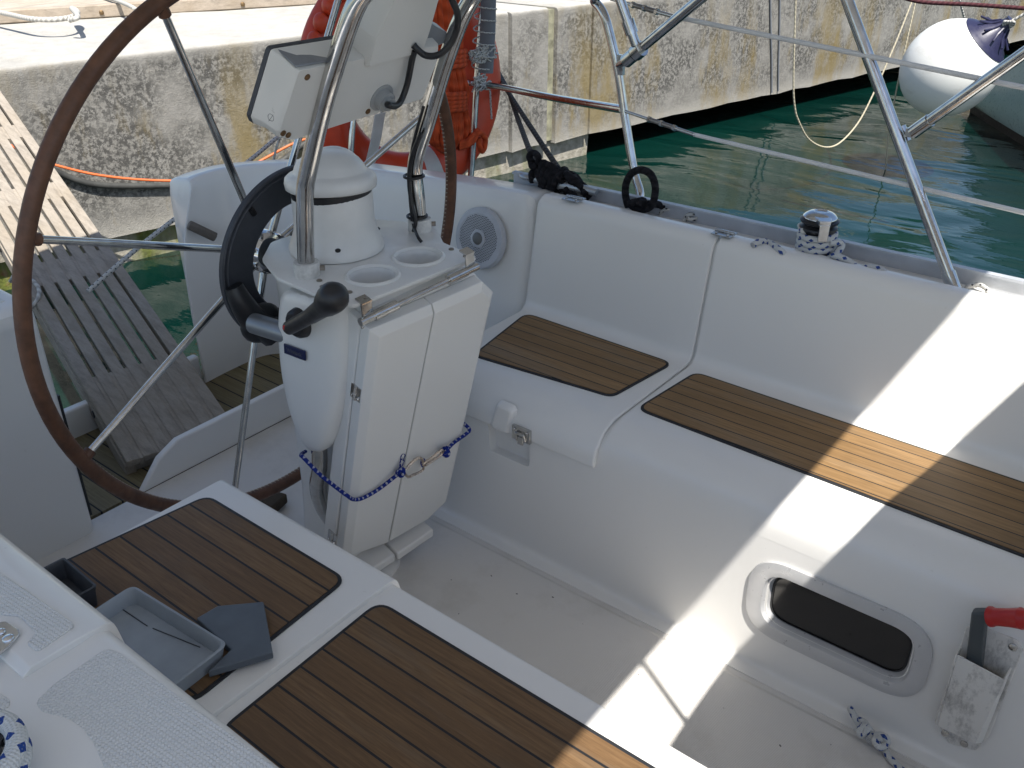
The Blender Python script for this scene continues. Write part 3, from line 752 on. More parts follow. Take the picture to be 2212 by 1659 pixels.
# lower stainless tube
m = MB(); m.tube(catmull([PY(690, 960, -1.03), PY(690, 1010, -1.035), PY(686, 1055, -1.05), PY(700, 1100, -1.07), PY(735, 1150, -1.10)], 8), .0175, 16); m.build('support_tube', SS, ped, ang=60)
# guard tubes with sockets
TL_ = [(1.297, -1.03, .80), (1.297, -1.03, .86), (1.288, -1.03, .93), (1.277, -1.03, 1.0), (1.262, -1.03, 1.04), (1.219, -1.03, 1.133), (1.172, -1.03, 1.22), (1.118, -1.035, 1.315), (1.095, -1.05, 1.345), (1.075, -1.09, 1.368), (1.065, -1.185, 1.378), (1.075, -1.28, 1.368), (1.10, -1.325, 1.345), (1.135, -1.34, 1.312), (1.172, -1.34, 1.262), (1.215, -1.34, 1.179), (1.263, -1.34, 1.07), (1.297, -1.34, 1.0), (1.307, -1.34, .955), (1.303, -1.34, .9), (1.30, -1.34, .80)]
m = MB(); m.tube(catmull(TL_, 7), .0158, 18); m.build('guard_tube', SS, ped, ang=60)
for c_ in ((1.297, -1.03, zp+.001), (1.30, -1.34, zp+.001)):
    m = MB(); m.lathe(c_, (0, 0, 1), [(.0245, 0), (.0245, .024), (.0235, .027), (.0165, .027)], 28); sk = m.build('tube_socket', plain('chipped_paint', (.62, .61, .58), .5, var=.3, scale=60), ped, ang=40)
    m = MB(); pp_ = V(c_)+V((-.0152, -.0157, .013)); m.tube([pp_, pp_+V((-.008, -.008, 0))], .0055, 6); m.build('clamp_bolt', steel('clamp_steel', .3, (.4, .36, .32)), sk)
# zip ties and black cable on the far tube
for z_ in (.868, .952):
    m = MB(); c_ = V((1.303+(.003 if z_ > .9 else 0), -1.336, z_)); m.tube([c_+V((cos(2*pi*k/28)*.0195, sin(2*pi*k/28)*.0205, 0)) for k in range(28)], .003, 6, True); m.box(c_+V((-.008, .021, 0)), (.008, .007, .008)); m.build('cable_tie', BLACKP, ped)
m = MB(); m.tube(catmull([(1.292, -1.312, .843), (1.288, -1.316, .868), (1.296, -1.315, .9), (1.300, -1.315, .95), (1.288, -1.315, 1.0), (1.262, -1.316, 1.05)], 8), .0042, 8)
m.tube(catmull([PZ(911, 523, zp+.003), PZ(903, 512, zp+.012), PY(893, 485, -1.318), PY(886, 430, -1.318), PY(886, 370, -1.318), PY(893, 310, -1.318), PY(915, 230, -1.318)], 8), .0034, 8)
m.build('cable', BLACKP, ped, ang=60)

# instrument pod
pn = V((-.891, 0, -.454)); p0 = V((1.292, -1.1, 1.004))
def PI(x_, y_, d=0.0): return PP(x_, y_, p0+pn*d, pn)
pod = thing('instrument_pod', 'white instrument pod seen from behind, clamped between the guard tubes', 'instrument pod', (1.25, -1.18, 1.12))
back = [PI(x_, y_) for x_, y_ in [(640, 150), (780, 124), (905, 101), (950, 96), (947, 130), (915, 212), (717, 275), (628, 304), (602, 298), (597, 285)]]
m = MB(); rear = roundpoly([(p.y, p.z) for p in back], .006, 3)
def onpl(y_, z_, d=0.0): # point of plane with y,z
    xq = p0.x-(pn.z*(z_-p0.z))/pn.x; return V((xq, y_, z_))-pn*d
cyz = V((sum(p.y for p in back)/len(back), sum(p.z for p in back)/len(back)))
def ringd(poly, d, sc): return [onpl(cyz.x+(p[0]-cyz.x)*sc, cyz.y+(p[1]-cyz.y)*sc, d) for p in poly]
m.loft([ringd(rear, -.002, .97), ringd(rear, .004, 1.0), ringd(rear, .03, 1.02), ringd(rear, .05, 1.07)])
m.build('lower_case', PODW, pod, ang=32)
m = MB(); m.loft([ringd(rear, .0505, 1.075), ringd(rear, .058, 1.085), ringd(rear, .060, 1.06)]); m.build('bezel', DARKP, pod, ang=30)
up_ = [PI(x_, y_) for x_, y_ in [(783, 140), (800, 75), (838, -5), (870, -120), (975, -120), (936, 0), (922, 52), (905, 106)]]
upr = roundpoly([(p.y, p.z) for p in up_], .006, 3)
cu = V((sum(p.y for p in up_)/8, sum(p.z for p in up_)/8))
def ringu(d, sc): return [onpl(cu.x+(p[0]-cu.x)*sc, cu.y+(p[1]-cu.y)*sc, d) for p in upr]
m = MB(); m.loft([ringu(-.012, .96), ringu(-.006, 1.0), ringu(.03, 1.02), ringu(.05, 1.04)]); m.build('upper_case', PODW, pod, ang=32)
qa_, qb_ = ringd(rear, .004, 1.0), ringd(rear, .03, 1.02)
def nearest(ring_, p): return min(range(len(ring_)), key=lambda k: (ring_[k]-p).length)
ka, kb_ = nearest(qa_, back[0]), nearest(qa_, back[9])
def side(u, v, lift=.0012):
    a, b = qa_[ka].lerp(qa_[kb_], v), qb_[ka].lerp(qb_[kb_], v); nrm = (qb_[ka]-qa_[ka]).cross(qa_[kb_]-qa_[ka]).normalized()
    if nrm.dot(EYE-a) < 0: nrm = -nrm
    return a.lerp(b, u)+nrm*lift
m = MB(); rn = random.Random(9)
for v0 in (.42, .50, .57, .64, .71):
    m.tube([side(rn.uniform(.35, .75), v0+.055*t, .0006) for t in (0, .3, .5, .8, 1)], .0006, 5)
m.tube(catmull([side(.55+.25*cos(a), .86+.05*sin(a), .0006) for a in (0, 1.2, 2.6, 4, 5.4, 6.6)], 4), .0006, 5); m.tube([side(.45, .80, .0006), side(.62, .93, .0006)], .0006, 5)
m.build('pen_scribble', plain('pencil', (.12, .12, .12), .7), pod)
GT = plain('grey_cover', (.20, .215, .235), .4)
m = MB(); q = [PI(639, 151, .0), PI(735, 134, .0), PI(760, 112, -.052), PI(716, 104, -.055), PI(592, 107, -.055)]; m.prism([p+V((0, 0, .003)) for p in q], (0, 0, .003)); m.build('cover_top', GT, pod, bevel=.001)
m = MB(); q = [PI(x_, y_, -.02) for x_, y_ in [(906, 104), (910, 64), (930, 50), (966, 70), (963, 92), (945, 100)]]; m.prism(q, -pn*.03); m.build('cover_tab', GT, pod, bevel=.002)
m = MB(); g0 = PI(822, 209, .0); m.lathe(g0, pn, [(.026, -.002), (.026, .004), (.019, .005), (.0185, .018), (.013, .019), (.0125, .026), (.0, .026)], 26)
for a in (40, 160, 280): screw(m, g0+pn*.004+V((0, cos(R(a))*.0215, sin(R(a))*.0215)), pn, .0035)
m.build('cable_gland', plain('grey_gland', (.32, .33, .33), .45), pod, ang=35)
m = MB(); m.tube(catmull([g0+pn*.02, PI(838, 227, .035), PI(855, 229, .03), PI(868, 214, .02), PI(880, 180, .014), PI(890, 130, .012), PI(896, 108, .014)], 8), .0056, 10)
m.tube(catmull([PI(893, 97, .012), PI(903, 108, .02), PI(918, 119, .03), PI(938, 121, .045), PI(957, 112, .055), PI(977, 88, .06), PI(988, 55, .06), PI(987, 25, .06), PI(975, -5, .055), PI(960, -60, .03)], 8), .0058, 10)
m.build('cable', BLACKP, pod, ang=60)
m = MB()
for x_, y_ in ((663, 166), (622, 291), (794, 240), (611, 287)): screw(m, PI(x_, y_, .0015), pn, .0055)
split(m, 'case_screw', steel('rusty_screw', .5, (.22, .14, .08)), pod)

# ================================================================== COCKPIT TABLE
tab = thing('cockpit_table', 'white folding cockpit table hanging closed against the pedestal', 'table', (1.2, -1.165, 0))
F = lambda x_, y_: PP(x_, y_, V((1.105, -1.02, .776)), V((-.955, .06, -.29)))
TN = V((-.955, .06, -.29)).normalized()
SEAM = [(941, 664), (838, 1180)]
def sl_(t, a=SEAM): return (a[0][0]+(a[1][0]-a[0][0])*t, a[0][1]+(a[1][1]-a[0][1])*t)
lf = [(815, 720), (823, 712), (941, 664), (838, 1178), (800, 1208), (745, 1197), (769, 1065)]
lf = [F(*p) for p in [(807, 720), (940.5, 663), (837.5, 1181), (745, 1214)]]
rt = [F(*p) for p in [(942, 662.5), (1050, 614), (1073, 636), (1010, 918), (971, 1084), (924, 1130), (839.5, 1179)]]
def leaf(poly, name, seam, ch=.017):
    m = MB(); c = sum(poly, V((0, 0, 0)))/len(poly); N = len(poly); fr = []
    for i in range(N):
        def edge(a, b):
            t = (poly[b]-poly[a]).normalized(); q = TN.cross(t)
            if q.dot(c-poly[a]) < 0: q = -q
            w = .0012 if (a in seam and b in seam) else ch
            return poly[a]+q*w, t
        p1, t1 = edge((i-1) % N, i); p2, t2 = edge(i, (i+1) % N)
        d_ = p2-p1; k = t1.dot(t2); den = 1-k*k
        fr.append(p1+t1*((d_.dot(t1)-k*d_.dot(t2))/den) if den > 1e-4 else p2)
    m.loft([[p-TN*.034 for p in poly], [p-TN*.011 for p in poly], fr]); return m.build(name, GELB, tab, ang=12, bevel=.0015)
lfo = leaf(lf, 'table_leaf', (1, 2)); rto = leaf(rt, 'table_leaf', (0, len(rt)-1))
bk = [F(*p) for p in [(806, 720), (817, 711), (1053, 611), (1070, 632), (970, 1079), (925, 1128), (762, 1234), (742, 1203)]]
cb = sum(bk, V((0, 0, 0)))/8
m = MB(); m.loft([[cb+(p-cb)*.995-TN*.073 for p in bk], [cb+(p-cb)*1.0-TN*.068 for p in bk], [p-TN*.0355 for p in bk]]); m.build('table_core', GELB, tab, ang=20, bevel=.003)
for a, b in (((848, 1186), (926, 1133)), ((760, 1240), (843, 1186))):
    p, q = F(*a), F(*b); m = MB(); o = TN*.018; dn = V((.0, 0, -.022)); m.prism([p-TN*.045, q-TN*.045, q+o, p+o], dn); split(m, 'bottom_ledge', GELB, tab, bevel=.004)
for x_, y_ in ((769, 848), (718, 1161)):
    p = PY(x_, y_, -1.0165); m = MB(); al = (F(769, 1065)-F(815, 720)).normalized(); fx = V((0, 1, 0)).cross(al).normalized()
    Mx = Matrix((fx, V((0, 1, 0)), al)).transposed(); m.box(p, (.026, .003, .034), Mx); m.tube([p-al*.017+V((0, .002, 0)), p+al*.017+V((0, .002, 0))], .0035, 8)
    for d_ in (-.008, .008): screw(m, p+fx*d_+al*.01+V((0, .0015, 0)), (0, 1, 0), .003)
    m.build('hinge', SS, tab)
r0, r1 = V((1.122, -1.012, .789)), V((1.100, -1.318, .800))
r0 = PX(778, 697, 1.12); r1 = PX(1031, 575, 1.085)
du = (r1-r0).normalized()
m = MB(); m.tube([r0, r0+du*.03], .0078, 12); m.tube([r0+du*.03, r0+du*.082], .0098, 14); m.tube([r0+du*.08, r1-du*.06], .0048, 10); m.tube([r1-du*.075, r1-du*.03], .0095, 14); m.tube([r1-du*.03, r1], .0075, 12)
for p in (r0+du*.02, r1-du*.015): m.prism([p+V((.002, .012, .004)), p+V((.002, -.012, .004)), p+V((.004, -.012, .03)), p+V((.004, .012, .03))], (.003, 0, 0)); m.prism([p+V((.002, .012, .028)), p+V((.002, -.012, .028)), p+V((.02, -.012, .034)), p+V((.02, .012, .034))], (0, 0, .003))
m.tube([r0+du*.004+V((0, sin(2*pi*k/20)*.006-.004, cos(2*pi*k/20)*.014-.002))+V((cos(2*pi*k/20)*-.004, 0, 0)) for k in range(20)], .0011, 6, True)
m.build('hinge_rod', SS, tab, ang=40)
m = MB(); m.prism([V((1.150, -1.025, .72)), V((1.150, -1.305, .72)), V((1.150, -1.305, .8275)), V((1.150, -1.025, .8275))], (.02, 0, 0)); m.build('support_bracket', WHITEP, ped, bevel=.003)
# lashing with snap hook
lash = thing('blue_cord', 'blue flecked cord lashed round the folded table with a steel snap hook', 'cord', tuple(F(860, 1010)))
fo_ = TN*.006
kA, kB = F(858, 1012)+TN*.012, F(952, 966)+TN*.016
m = MB(); m.tube(catmull([PY(650, 984, -1.005), PY(655, 988, -.975), PY(690, 1024, -.985), PY(725, 1052, -1.004), PY(752, 1068, -1.010)+V((0, .004, 0)), F(766, 1073)+TN*.005+V((0, .006, 0)), F(782, 1071)+fo_, F(815, 1050)+TN*.008, kA], 8), .0042, 8)
m.tube(catmull([kB, F(975, 952)+TN*.008, F(1003, 934)+fo_, F(1009, 928)+TN*.001+V((0, -.006, 0)), F(1010, 922)-TN*.03], 8), .0042, 8)
m.tube(catmull([PY(650, 984, -1.005), PY(652, 980, -1.03), PY(660, 975, -1.05)], 4), .0042, 8)
split(m, 'cord', BLUEROPE, lash, ang=60)
def knot(c, r, tr, mat, name, parent, seed, loops=3, flat=None):
    rn = random.Random(seed); m = MB()
    for q in range(loops):
        a = V((rn.uniform(-1, 1), rn.uniform(-1, 1), rn.uniform(-1, 1))).normalized(); u = a.orthogonal().normalized(); w = a.cross(u)
        off = V((rn.uniform(-1, 1), rn.uniform(-1, 1), rn.uniform(-1, 1)))*r*.25
        m.tube([V(c)+off+u*r*cos(2*pi*k/18)+w*r*.8*sin(2*pi*k/18) for k in range(18)], tr, 8, True)
    return m.build(name, mat, parent, ang=60)
knot(kA, .0085, .0042, BLUEROPE, 'knot', lash, 3, 4); knot(kB, .0085, .0042, BLUEROPE, 'knot', lash, 5, 4)
m = MB()
for s_ in (1, 2):
    q = kA+V((0, -.004*s_, .012*s_)); m.tube(catmull([kA, q+V((0, .006, .008)), q+V((0, .0, .018)), q+V((0, -.008, .010)), q], 6), .0012, 6)
m.tube(catmull([F(908, 985)+TN*.01, F(904, 993)+TN*.012, F(906, 999)+TN*.012], 4), .0045, 8)
split(m, 'frayed_end', BLUEROPE, lash)
def hook(pix, d, r): return catmull([F(x_, y_)+TN*d for x_, y_ in pix], 6)
m = MB(); m.tube(hook([(866, 1016), (873, 1022), (882, 1018), (888, 1016)], .014, 0), .0032, 8); m.tube(hook([(868, 1005), (878, 993), (890, 983), (898, 981), (904, 986), (904, 993)], .014, 0), .0033, 8)
m.tube(hook([(888, 1016), (903, 1008), (906, 1000), (904, 993)], .014, 0), .0028, 8)
m.tube(hook([(903, 996), (906, 991), (922, 980), (938, 967), (944, 963), (946, 967), (940, 975), (924, 986), (908, 996)], .016, 0), .0032, 8)
m.build('snap_hook', BRONZE, lash, ang=60)

# ================================================================== LOUDSPEAKER
spc = V((1.595, -1.886, .594)); spn = V((0, .976, .215))
u_, v_, w_ = frame(spn)
spk = thing('loudspeaker', 'round pale grey loudspeaker with perforated grille in the coaming', 'loudspeaker', tuple(spc))
SR = .087
m = MB(); m.lathe(spc, w_, [(SR, -.004), (SR, .006), (SR*.95, .012), (SR*.80, .0135), (SR*.79, .0125), (0, .0125)], 56); m.mat(1); pit = .0052
for i in range(-14, 15):
    for j in range(-14, 15):
        a = (i+.5*(j & 1))*pit; b = j*pit*.866; r_ = math.hypot(a, b)
        if .027 < r_ < SR*.77:
            c_ = spc+u_*a+v_*b+w_*.0128; o = len(m.v); m.v += [c_+(u_*cos(pi*k/3)+v_*sin(pi*k/3))*.00178 for k in range(6)]; m._f(range(o, o+6))
m.build('grille', [PALEGREY, BLACKP], spk, ang=40)
m = MB(); m.lathe(spc, w_, [(.025, .0125), (.025, .0155), (.0225, .017), (.0175, .0165), (.0175, .014)], 36, False); m.build('dome_ring', PALEGREY, spk)
m = MB(); m.lathe(spc, w_, [(.0178, .014), (.015, .018), (.009, .0215), (0, .023)], 30); m.build('tweeter_dome', plain('tweeter', (.16, .165, .16), .5), spk, ang=60)

# ================================================================== STERN RAIL
rail = thing('stern_pulpit', 'stainless stern pulpit of bent tubes around the aft deck', 'rail', (2.0, -2.0, .66))
def tube(parent, name, pts, r, mat=SS, n=8, seg=14, sm=True):
    m = MB(); m.tube(catmull(pts, n) if sm else pts, r, seg); return m.build(name, mat, parent, ang=60)
LA = [PY(1379, 447, -2.115), PY(1383, 418, -2.13), PY(1370, 370, -2.15), PY(1350, 250, -2.165), PY(1335, 150, -2.165), PY(1318, 75, -2.165), PY(1304, 30, -2.165), PY(1285, 5, -2.18), PY(1255, -15, -2.2), PX(1050, -45, 2.3)]
tube(rail, 'upright', LA, .0118)
tube(rail, 'mid_rail', [PY(1345, 236, -2.165), PX(1200, 212, 1.75), PX(1080, 188, 2.18), PX(1020, 180, 2.3), PX(985, 172, 2.38)], .0118)
tube(rail, 'upright', [PX(1010, 398, 2.3), PX(1018, 370, 2.3), PX(1030, 180, 2.3), PX(1047, -60, 2.3)], .0118)
tube(rail, 'upright', [PX(757, 385, 2.42), PX(759, 300, 2.42), PX(770, 190, 2.42), PX(785, 60, 2.42)], .0118)
# foam pad lashed to the upright
fp = thing('foam_pad', 'grey foam tube lashed to the stern upright with white line', 'foam pad', tuple(PX(1051, 80, 2.28)))
m = MB(); m.tube([PX(1049, 157, 2.27), PX(1054, 60, 2.27), PX(1056, -60, 2.27)], .028, 20); m.build('foam_tube', FOAM, fp, ang=50)
m = MB(); zz0 = [(1028, 150), (1062, 128)]
hel = []
for k in range(120):
    t = k/119; yv = 148-t*170; a = k/119*2*pi*6.5
    c_ = PX(1042+ (148-yv)*.055, yv, 2.265); hel.append(c_+V((-cos(a)*.032, sin(a)*.049, 0)))
m.tube(hel, .0026, 6)
for (cx_, cy_), sd in (((1030, 118), 1), ((1038, 178), 2), ((1048, 114), 4)):
    rn = random.Random(sd); c_ = PX(cx_, cy_, 2.26)
    for q in range(5):
        m.tube(catmull([c_+V((rn.uniform(-.02, .0), rn.uniform(-.055, .055), rn.uniform(-.03, .03))) for _ in range(7)], 5), .0036, 6)
m.tube(catmull([PX(1050, 180, 2.25), PX(1058, 195, 2.25), PX(1060, 225, 2.25), PX(1062, 257, 2.25)], 6), .0036, 6)
m.build('lashing', WHITELINE, fp, ang=60)

# ================================================================== LIFEBUOY AND RESCUE LINE
lb = thing('lifebuoy', 'orange ring lifebuoy hung on the stern rail', 'lifebuoy', (2.45, -2.53, .8))
bc = PX(876, 178, 2.45); RB, rb_ = .335, .088
bn = V((-1, .25, .12)).normalized(); bu, bv, bw_ = frame(bn)
m = MB(); rings = []
NBK = 72
for k in range(NBK+1):
    a = 2*pi*k/NBK; rad = bu*cos(a)+bv*sin(a); c_ = bc+rad*RB
    rings.append([c_+rad*(cos(2*pi*j/18)*rb_*1.0)+bw_*(sin(2*pi*j/18)*rb_*.62) for j in range(18)])
m.loft(rings, True, False); body = m.build('ring_body', ORANGE, lb, ang=60)
ab = PX(905, 350, 2.45)-bc; ab = math.degrees(math.atan2(ab.dot(bv), ab.dot(bu)))
for a0 in (ab-6,):
    m = MB(); rings = []
    for k in range(6):
        a = R(a0+k*2.4); rad = bu*cos(a)+bv*sin(a); c_ = bc+rad*RB
        rings.append([c_+rad*(cos(2*pi*j/18)*rb_*1.015)+bw_*(sin(2*pi*j/18)*rb_*.64) for j in range(18)])
    m.loft(rings, True, False); m.build('reflective_band', BAND, lb, ang=60)
m = MB()
for k in range(9):
    a = R(118+k*9); rad = bu*cos(a)+bv*sin(a); m.sphere(bc+rad*(RB+rb_*.72)+bw_*.05, .028, 12, 8, (1, 1, 1.2))
m.build('lug', ORANGE, lb, ang=60)
hank = thing('rescue_line', 'thick hank of orange rope tied over the lifebuoy', 'rope', tuple(PX(960, 180, 2.28)))
def hk(x_, y_, d=0.0): return PX(x_, y_, 2.30-d)
m = MB(); rn = random.Random(11)
for k in range(17):
    s_ = (k-8)/8.0; dp = .075*math.sqrt(max(0, 1-s_*s_*.85))+rn.uniform(-.008, .008)
    w0 = 36+rn.uniform(-4, 4)
    m.tube(catmull([hk(955+s_*w0*.7, -40, dp*.7), hk(958+s_*w0, 15, dp), hk(962+s_*w0*.9, 70, dp), hk(966+s_*w0*.72, 118, dp*.85), hk(968+s_*w0*.9+rn.uniform(-3, 3), 160, dp), hk(972+s_*w0*.95, 195, dp*.95), hk(972+s_*w0*.82, 228, dp*.9), hk(970+s_*w0*1.05, 262, dp*1.05), hk(966+s_*w0*1.15, 295, dp), hk(964+s_*w0*.8, 322-abs(s_)*12, dp*.7), hk(963+s_*w0*.3, 330-abs(s_)*6, dp*.3)], 5), .0105, 7)
for yc_ in (112, 121, 130, 139, 203, 211, 219, 227, 235):
    w0 = 33; m.tube(catmull([hk(968-w0, yc_-2, .0), hk(968-w0*.85, yc_, .075), hk(970, yc_+3+rn.uniform(-2, 2), .105), hk(972+w0*.85, yc_+1, .075), hk(972+w0, yc_-2, 0)], 6), .0108, 7)
m.tube(catmull([hk(1000, 318, .05), hk(1012, 305, .06), hk(1023, 292, .06), hk(1038, 288, .06), hk(1048, 300, .06), hk(1046, 320, .06), hk(1040, 326, .06), hk(1035, 312, .06), hk(1034, 298, .06)], 6), .011, 8)
for k in range(3): m.tube(catmull([hk(990, 320-k*5, .05), hk(1008, 314-k*4, .06), hk(1022, 305-k*6, .06), hk(1032, 285-k*2, .05)], 6), .0105, 7)
m.build('hank', ORANGEROPE, hank, ang=60)

# ================================================================== BIMINI, SPRAYHOOD, FRAMES, LIFELINES
bim = thing('bimini', 'grey canvas bimini stretched over the cockpit on stainless hoops', 'bimini', (.85, -1.15, 1.9))
ZB = 1.95; XF = .677-.449*ZB
m = MB(); rows_ = []
for k in range(17):
    t = k/16; Y = -2.74+3.32*t; rows_.append([V((XF+(2.50-XF)*u-.004*0, Y, ZB-(.10*(2*t-1)**4)+.0*sin(pi*u))) for u in [j/8 for j in range(9)]])  # unseen canopy, widened past its real span so its shade covers the lifebuoy
top_ = rows_; m.loft(rows_, False)
m.build('canopy', CANVAS, bim, ang=60)
lg0, lg1 = PZ(2065, 634, .705), PY(1830, 0, -2.08); dl = (lg1-lg0)
tube(bim, 'frame_leg', [lg0+dl.normalized()*.02, lg0+dl*.4, lg1, lg0+dl*2.0], .0128)
m = MB(); m.tube([lg0-dl.normalized()*.004, lg0+dl.normalized()*.05], .0155, 16); m.lathe(lg0+V((0, 0, -.008)), (0, 0, 1), [(.024, 0), (.024, .005), (.014, .012)], 20); m.build('deck_mount', SS, bim)
pj = PY(1946, 292, -2.08); m = MB(); m.tube([pj-dl.normalized()*.017, pj+dl.normalized()*.017], .0165, 16)
pe = PY(1968, 287, -2.06); m.box(pe, (.022, .008, .018)); m.build('frame_clamp', SS, bim)
q0, q1 = PY(1972, 286, -2.06), PY(2240, 95, -2.0); dq = (q1-q0)
tube(bim, 'strut', [q0, q0+dq*.5, q1, q0+dq*2.2], .0118); m = MB(); m.tube([q0, q0+dq.normalized()*.045], .0142, 16); m.build('strut_end', SS, bim)
c0, c1 = PY(1352, 132, -2.13), PY(1510, 0, -2.08); dc = c1-c0
tube(bim, 'strut', [c0, c0+dc*.5, c1, c0+dc*2.5], .0125)
m = MB(); m.tube([c0, c0+dc.normalized()*.035], .018, 16); m.tube([c0+dc.normalized()*.04, c0+dc.normalized()*.065], .021, 16); m.tube([PY(1336, 140, -2.16), c0], .009, 10); m.box(PY(1341, 140, -2.16), (.02, .012, .05)); m.build('frame_clamp', SS, bim)
d0, d1 = PY(1374, 97, -2.11), PY(1340, 0, -2.1); dd = d1-d0
tube(bim, 'strut', [d0, d0+dd*.5, d1, d0+dd*4], .0125)
m = MB(); m.tube([d0+dd*.25, d0+dd*.55], .0165, 16); m.tube([PY(1384, 110, -2.11), d0+dd*.1], .010, 10); m.build('strut_end', SS, bim)
spr = thing('sprayhood', 'grey canvas sprayhood over the companionway ahead of the cockpit', 'sprayhood', (-.5, -1.2, .75))
arch = [(-.20, -2.06, .74), (-.18, -2.03, .98), (-.16, -1.96, 1.16), (-.146, -1.80, 1.29), (-.126, -1.45, 1.36), (-.096, -1.20, 1.37), (-.09, -.85, 1.355), (-.09, -.60, 1.29), (-.09, -.45, 1.15)]
ar = catmull(arch, 6); m = MB()
m.loft([ar, [V((p.x-.5, p.y*.97-.03, p.z*.95)) for p in ar], [V((p.x-1.1, p.y*.9-.11, p.z*.72)) for p in ar]], False); cv = m.build('canvas_hood', CANVAS, spr, ang=60)
tube(spr, 'hoop', arch, .0125)
tube(bim, 'link_strap', [V((XF+.003, -.73, ZB)), V((-.092, -.817, 1.352))], .007, CANVAS, sm=False)
LAST = None
for nm, lab, pts, in (('upper', 'upper coated lifeline running forward from the stern pulpit', [PY(1320, -2, -2.17), PY(1365, 10, -2.15), PY(1460, 37, -2.12), PY(2240, 195, -2.02)]),
                      ('lower', 'lower coated lifeline running forward from the stern pulpit', [PY(1349, 240, -2.16), PY(1400, 257, -2.14), PY(1500, 291, -2.12), PY(2240, 466, -2.02)])):
    ll = thing('lifeline', lab, 'lifeline', tuple(pts[0]), 'lifelines along the port side'); tube(ll, 'wire', pts[2:], .0054, LIFEW, sm=False, seg=8)
    tube(ll, 'terminal', pts[:2], .0042, SS, sm=False, seg=8)
    dv = (pts[2]-pts[1]); tube(ll, 'turnbuckle', [pts[1], pts[1]+dv*.55], .0062, steel('dull_turnbuckle', .3, (.33, .30, .27)), sm=False, seg=10); tube(ll, 'swage', [pts[1]+dv*.55, pts[2]+dv*.04], .005, SS, sm=False, seg=10)
    m = MB()
    for t in (.0, .27, .55): p = pts[1]+dv*t; m.tube([p, p+dv.normalized()*.008], .008, 6)
    split(m, 'lock_nut', SS, ll)
ropeobj('mooring_rope', [PP(1930, -12, (1.6, -6, 0), (0, 1, 0)), PP(1990, 4, (1.6, -6, 0), (0, 1, 0)), PP(2100, 10, (1.6, -6, 0), (0, 1, 0)), PP(2240, 20, (1.6, -6, 0), (0, 1, 0))], .0115, MAROON, 'dark maroon rope crossing the top right corner', 'rope')

# ================================================================== CLEAT, MOORING LINES, DECK ROPES
cl = thing('mooring_cleat', 'alloy mooring cleat wrapped in black rope on the aft deck', 'cleat', (1.5, -2.05, .70))
ca, cb_ = PY(1137, 398, -2.05), PY(1288, 439, -2.05)
ca.z = cb_.z = .738
m = MB(); m.tube([ca, ca.lerp(cb_, .15), ca.lerp(cb_, .5), ca.lerp(cb_, .85), cb_], lambda t: .009+.008*(1-abs(2*t-1)), 14)
for t in (.38, .62): p = ca.lerp(cb_, t); m.tube([p, V((p.x, p.y, .70))], .012, 12)
m.sphere(ca, .016, 12, 8, (1.6, 1, .6)); m.build('horn', plain('cast_alloy', (.42, .44, .46), .3, .8), cl, ang=60)
stl = thing('stern_line', 'doubled dark stern line cleated on the aft deck and led to the quay', 'rope', (1.5, -2.05, .74))
Z1 = PZ(1160, 352, .80)
qa = PQ(1012, 22)+V((.4, 0, .02)); 
def lineto(px, py, t): # point on sight line at fraction of distance to the quay point
    d = ray(px, py).normalized(); return EYE+d*t
dA = (PY(1230, 400, -2.05)-EYE).length; dQ = (PQ(1055, 120)-EYE).length
m = MB()
m.tube([PY(1258, 430, -2.03), PY(1228, 396, -2.06), lineto(1175, 318, dA*1.13), lineto(1115, 226, dA*1.32), lineto(1075, 163, dA*1.5), lineto(1040, 100, dQ*.97), lineto(1010, 45, dQ*1.0)], .0085, 9)
m.tube([PY(1195, 412, -2.05), PY(1165, 360, -2.07), lineto(1142, 320, dA*1.1), lineto(1118, 255, dA*1.28), lineto(1098, 195, dA*1.44), lineto(1068, 140, dA*1.55), lineto(1030, 80, dQ*.98), lineto(1005, 38, dQ)], .0085, 9)
m.build('line', GREYROPE, stl, ang=60)
m = MB(); rn = random.Random(21)
cm = ca.lerp(cb_, .5)
for k in range(9):
    t0, t1 = .22+.5*rn.random(), .25+.6*rn.random(); p, q = ca.lerp(cb_, min(t0, t1)), ca.lerp(cb_, max(t0, t1)+.1)
    m.tube(catmull([p+V((0, .02, -.012)), p.lerp(q, .3)+V((0, .018*(-1)**k, .022+rn.random()*.018)), p.lerp(q, .7)+V((0, -.018*(-1)**k, .018+rn.random()*.018)), q+V((0, -.02, -.008)), q+V((-.012, .012, -.018))], 7), .0092, 9)
for pix in ([(1150, 392), (1148, 375), (1156, 372), (1168, 385), (1180, 400)], [(1165, 385), (1172, 352), (1182, 360), (1187, 385), (1195, 402)], [(1150, 350), (1143, 338), (1152, 330), (1163, 338), (1161, 352), (1150, 360), (1146, 347)], [(1175, 352), (1190, 358), (1203, 368), (1215, 388)], [(1232, 392), (1245, 395), (1258, 408), (1266, 421)], [(1160, 365), (1170, 392), (1205, 402), (1250, 425)]):
    m.tube(catmull([PY(x_, y_, -2.045+.01*(i % 2)) for i, (x_, y_) in enumerate(pix)], 6), .0092, 9)
m.build('wrap', BLACKROPE, stl, ang=60)
rc_ = thing('rope_loop', 'stiff ring of black rope standing at the foot of the pulpit', 'rope', tuple(PZ(1383, 450, .72)))
m = MB(); lc = [(1357, 447), (1351, 420), (1353, 395), (1365, 374), (1385, 367), (1405, 376), (1415, 400), (1414, 425), (1407, 444), (1392, 452), (1372, 449), (1362, 440), (1378, 436), (1392, 441)]
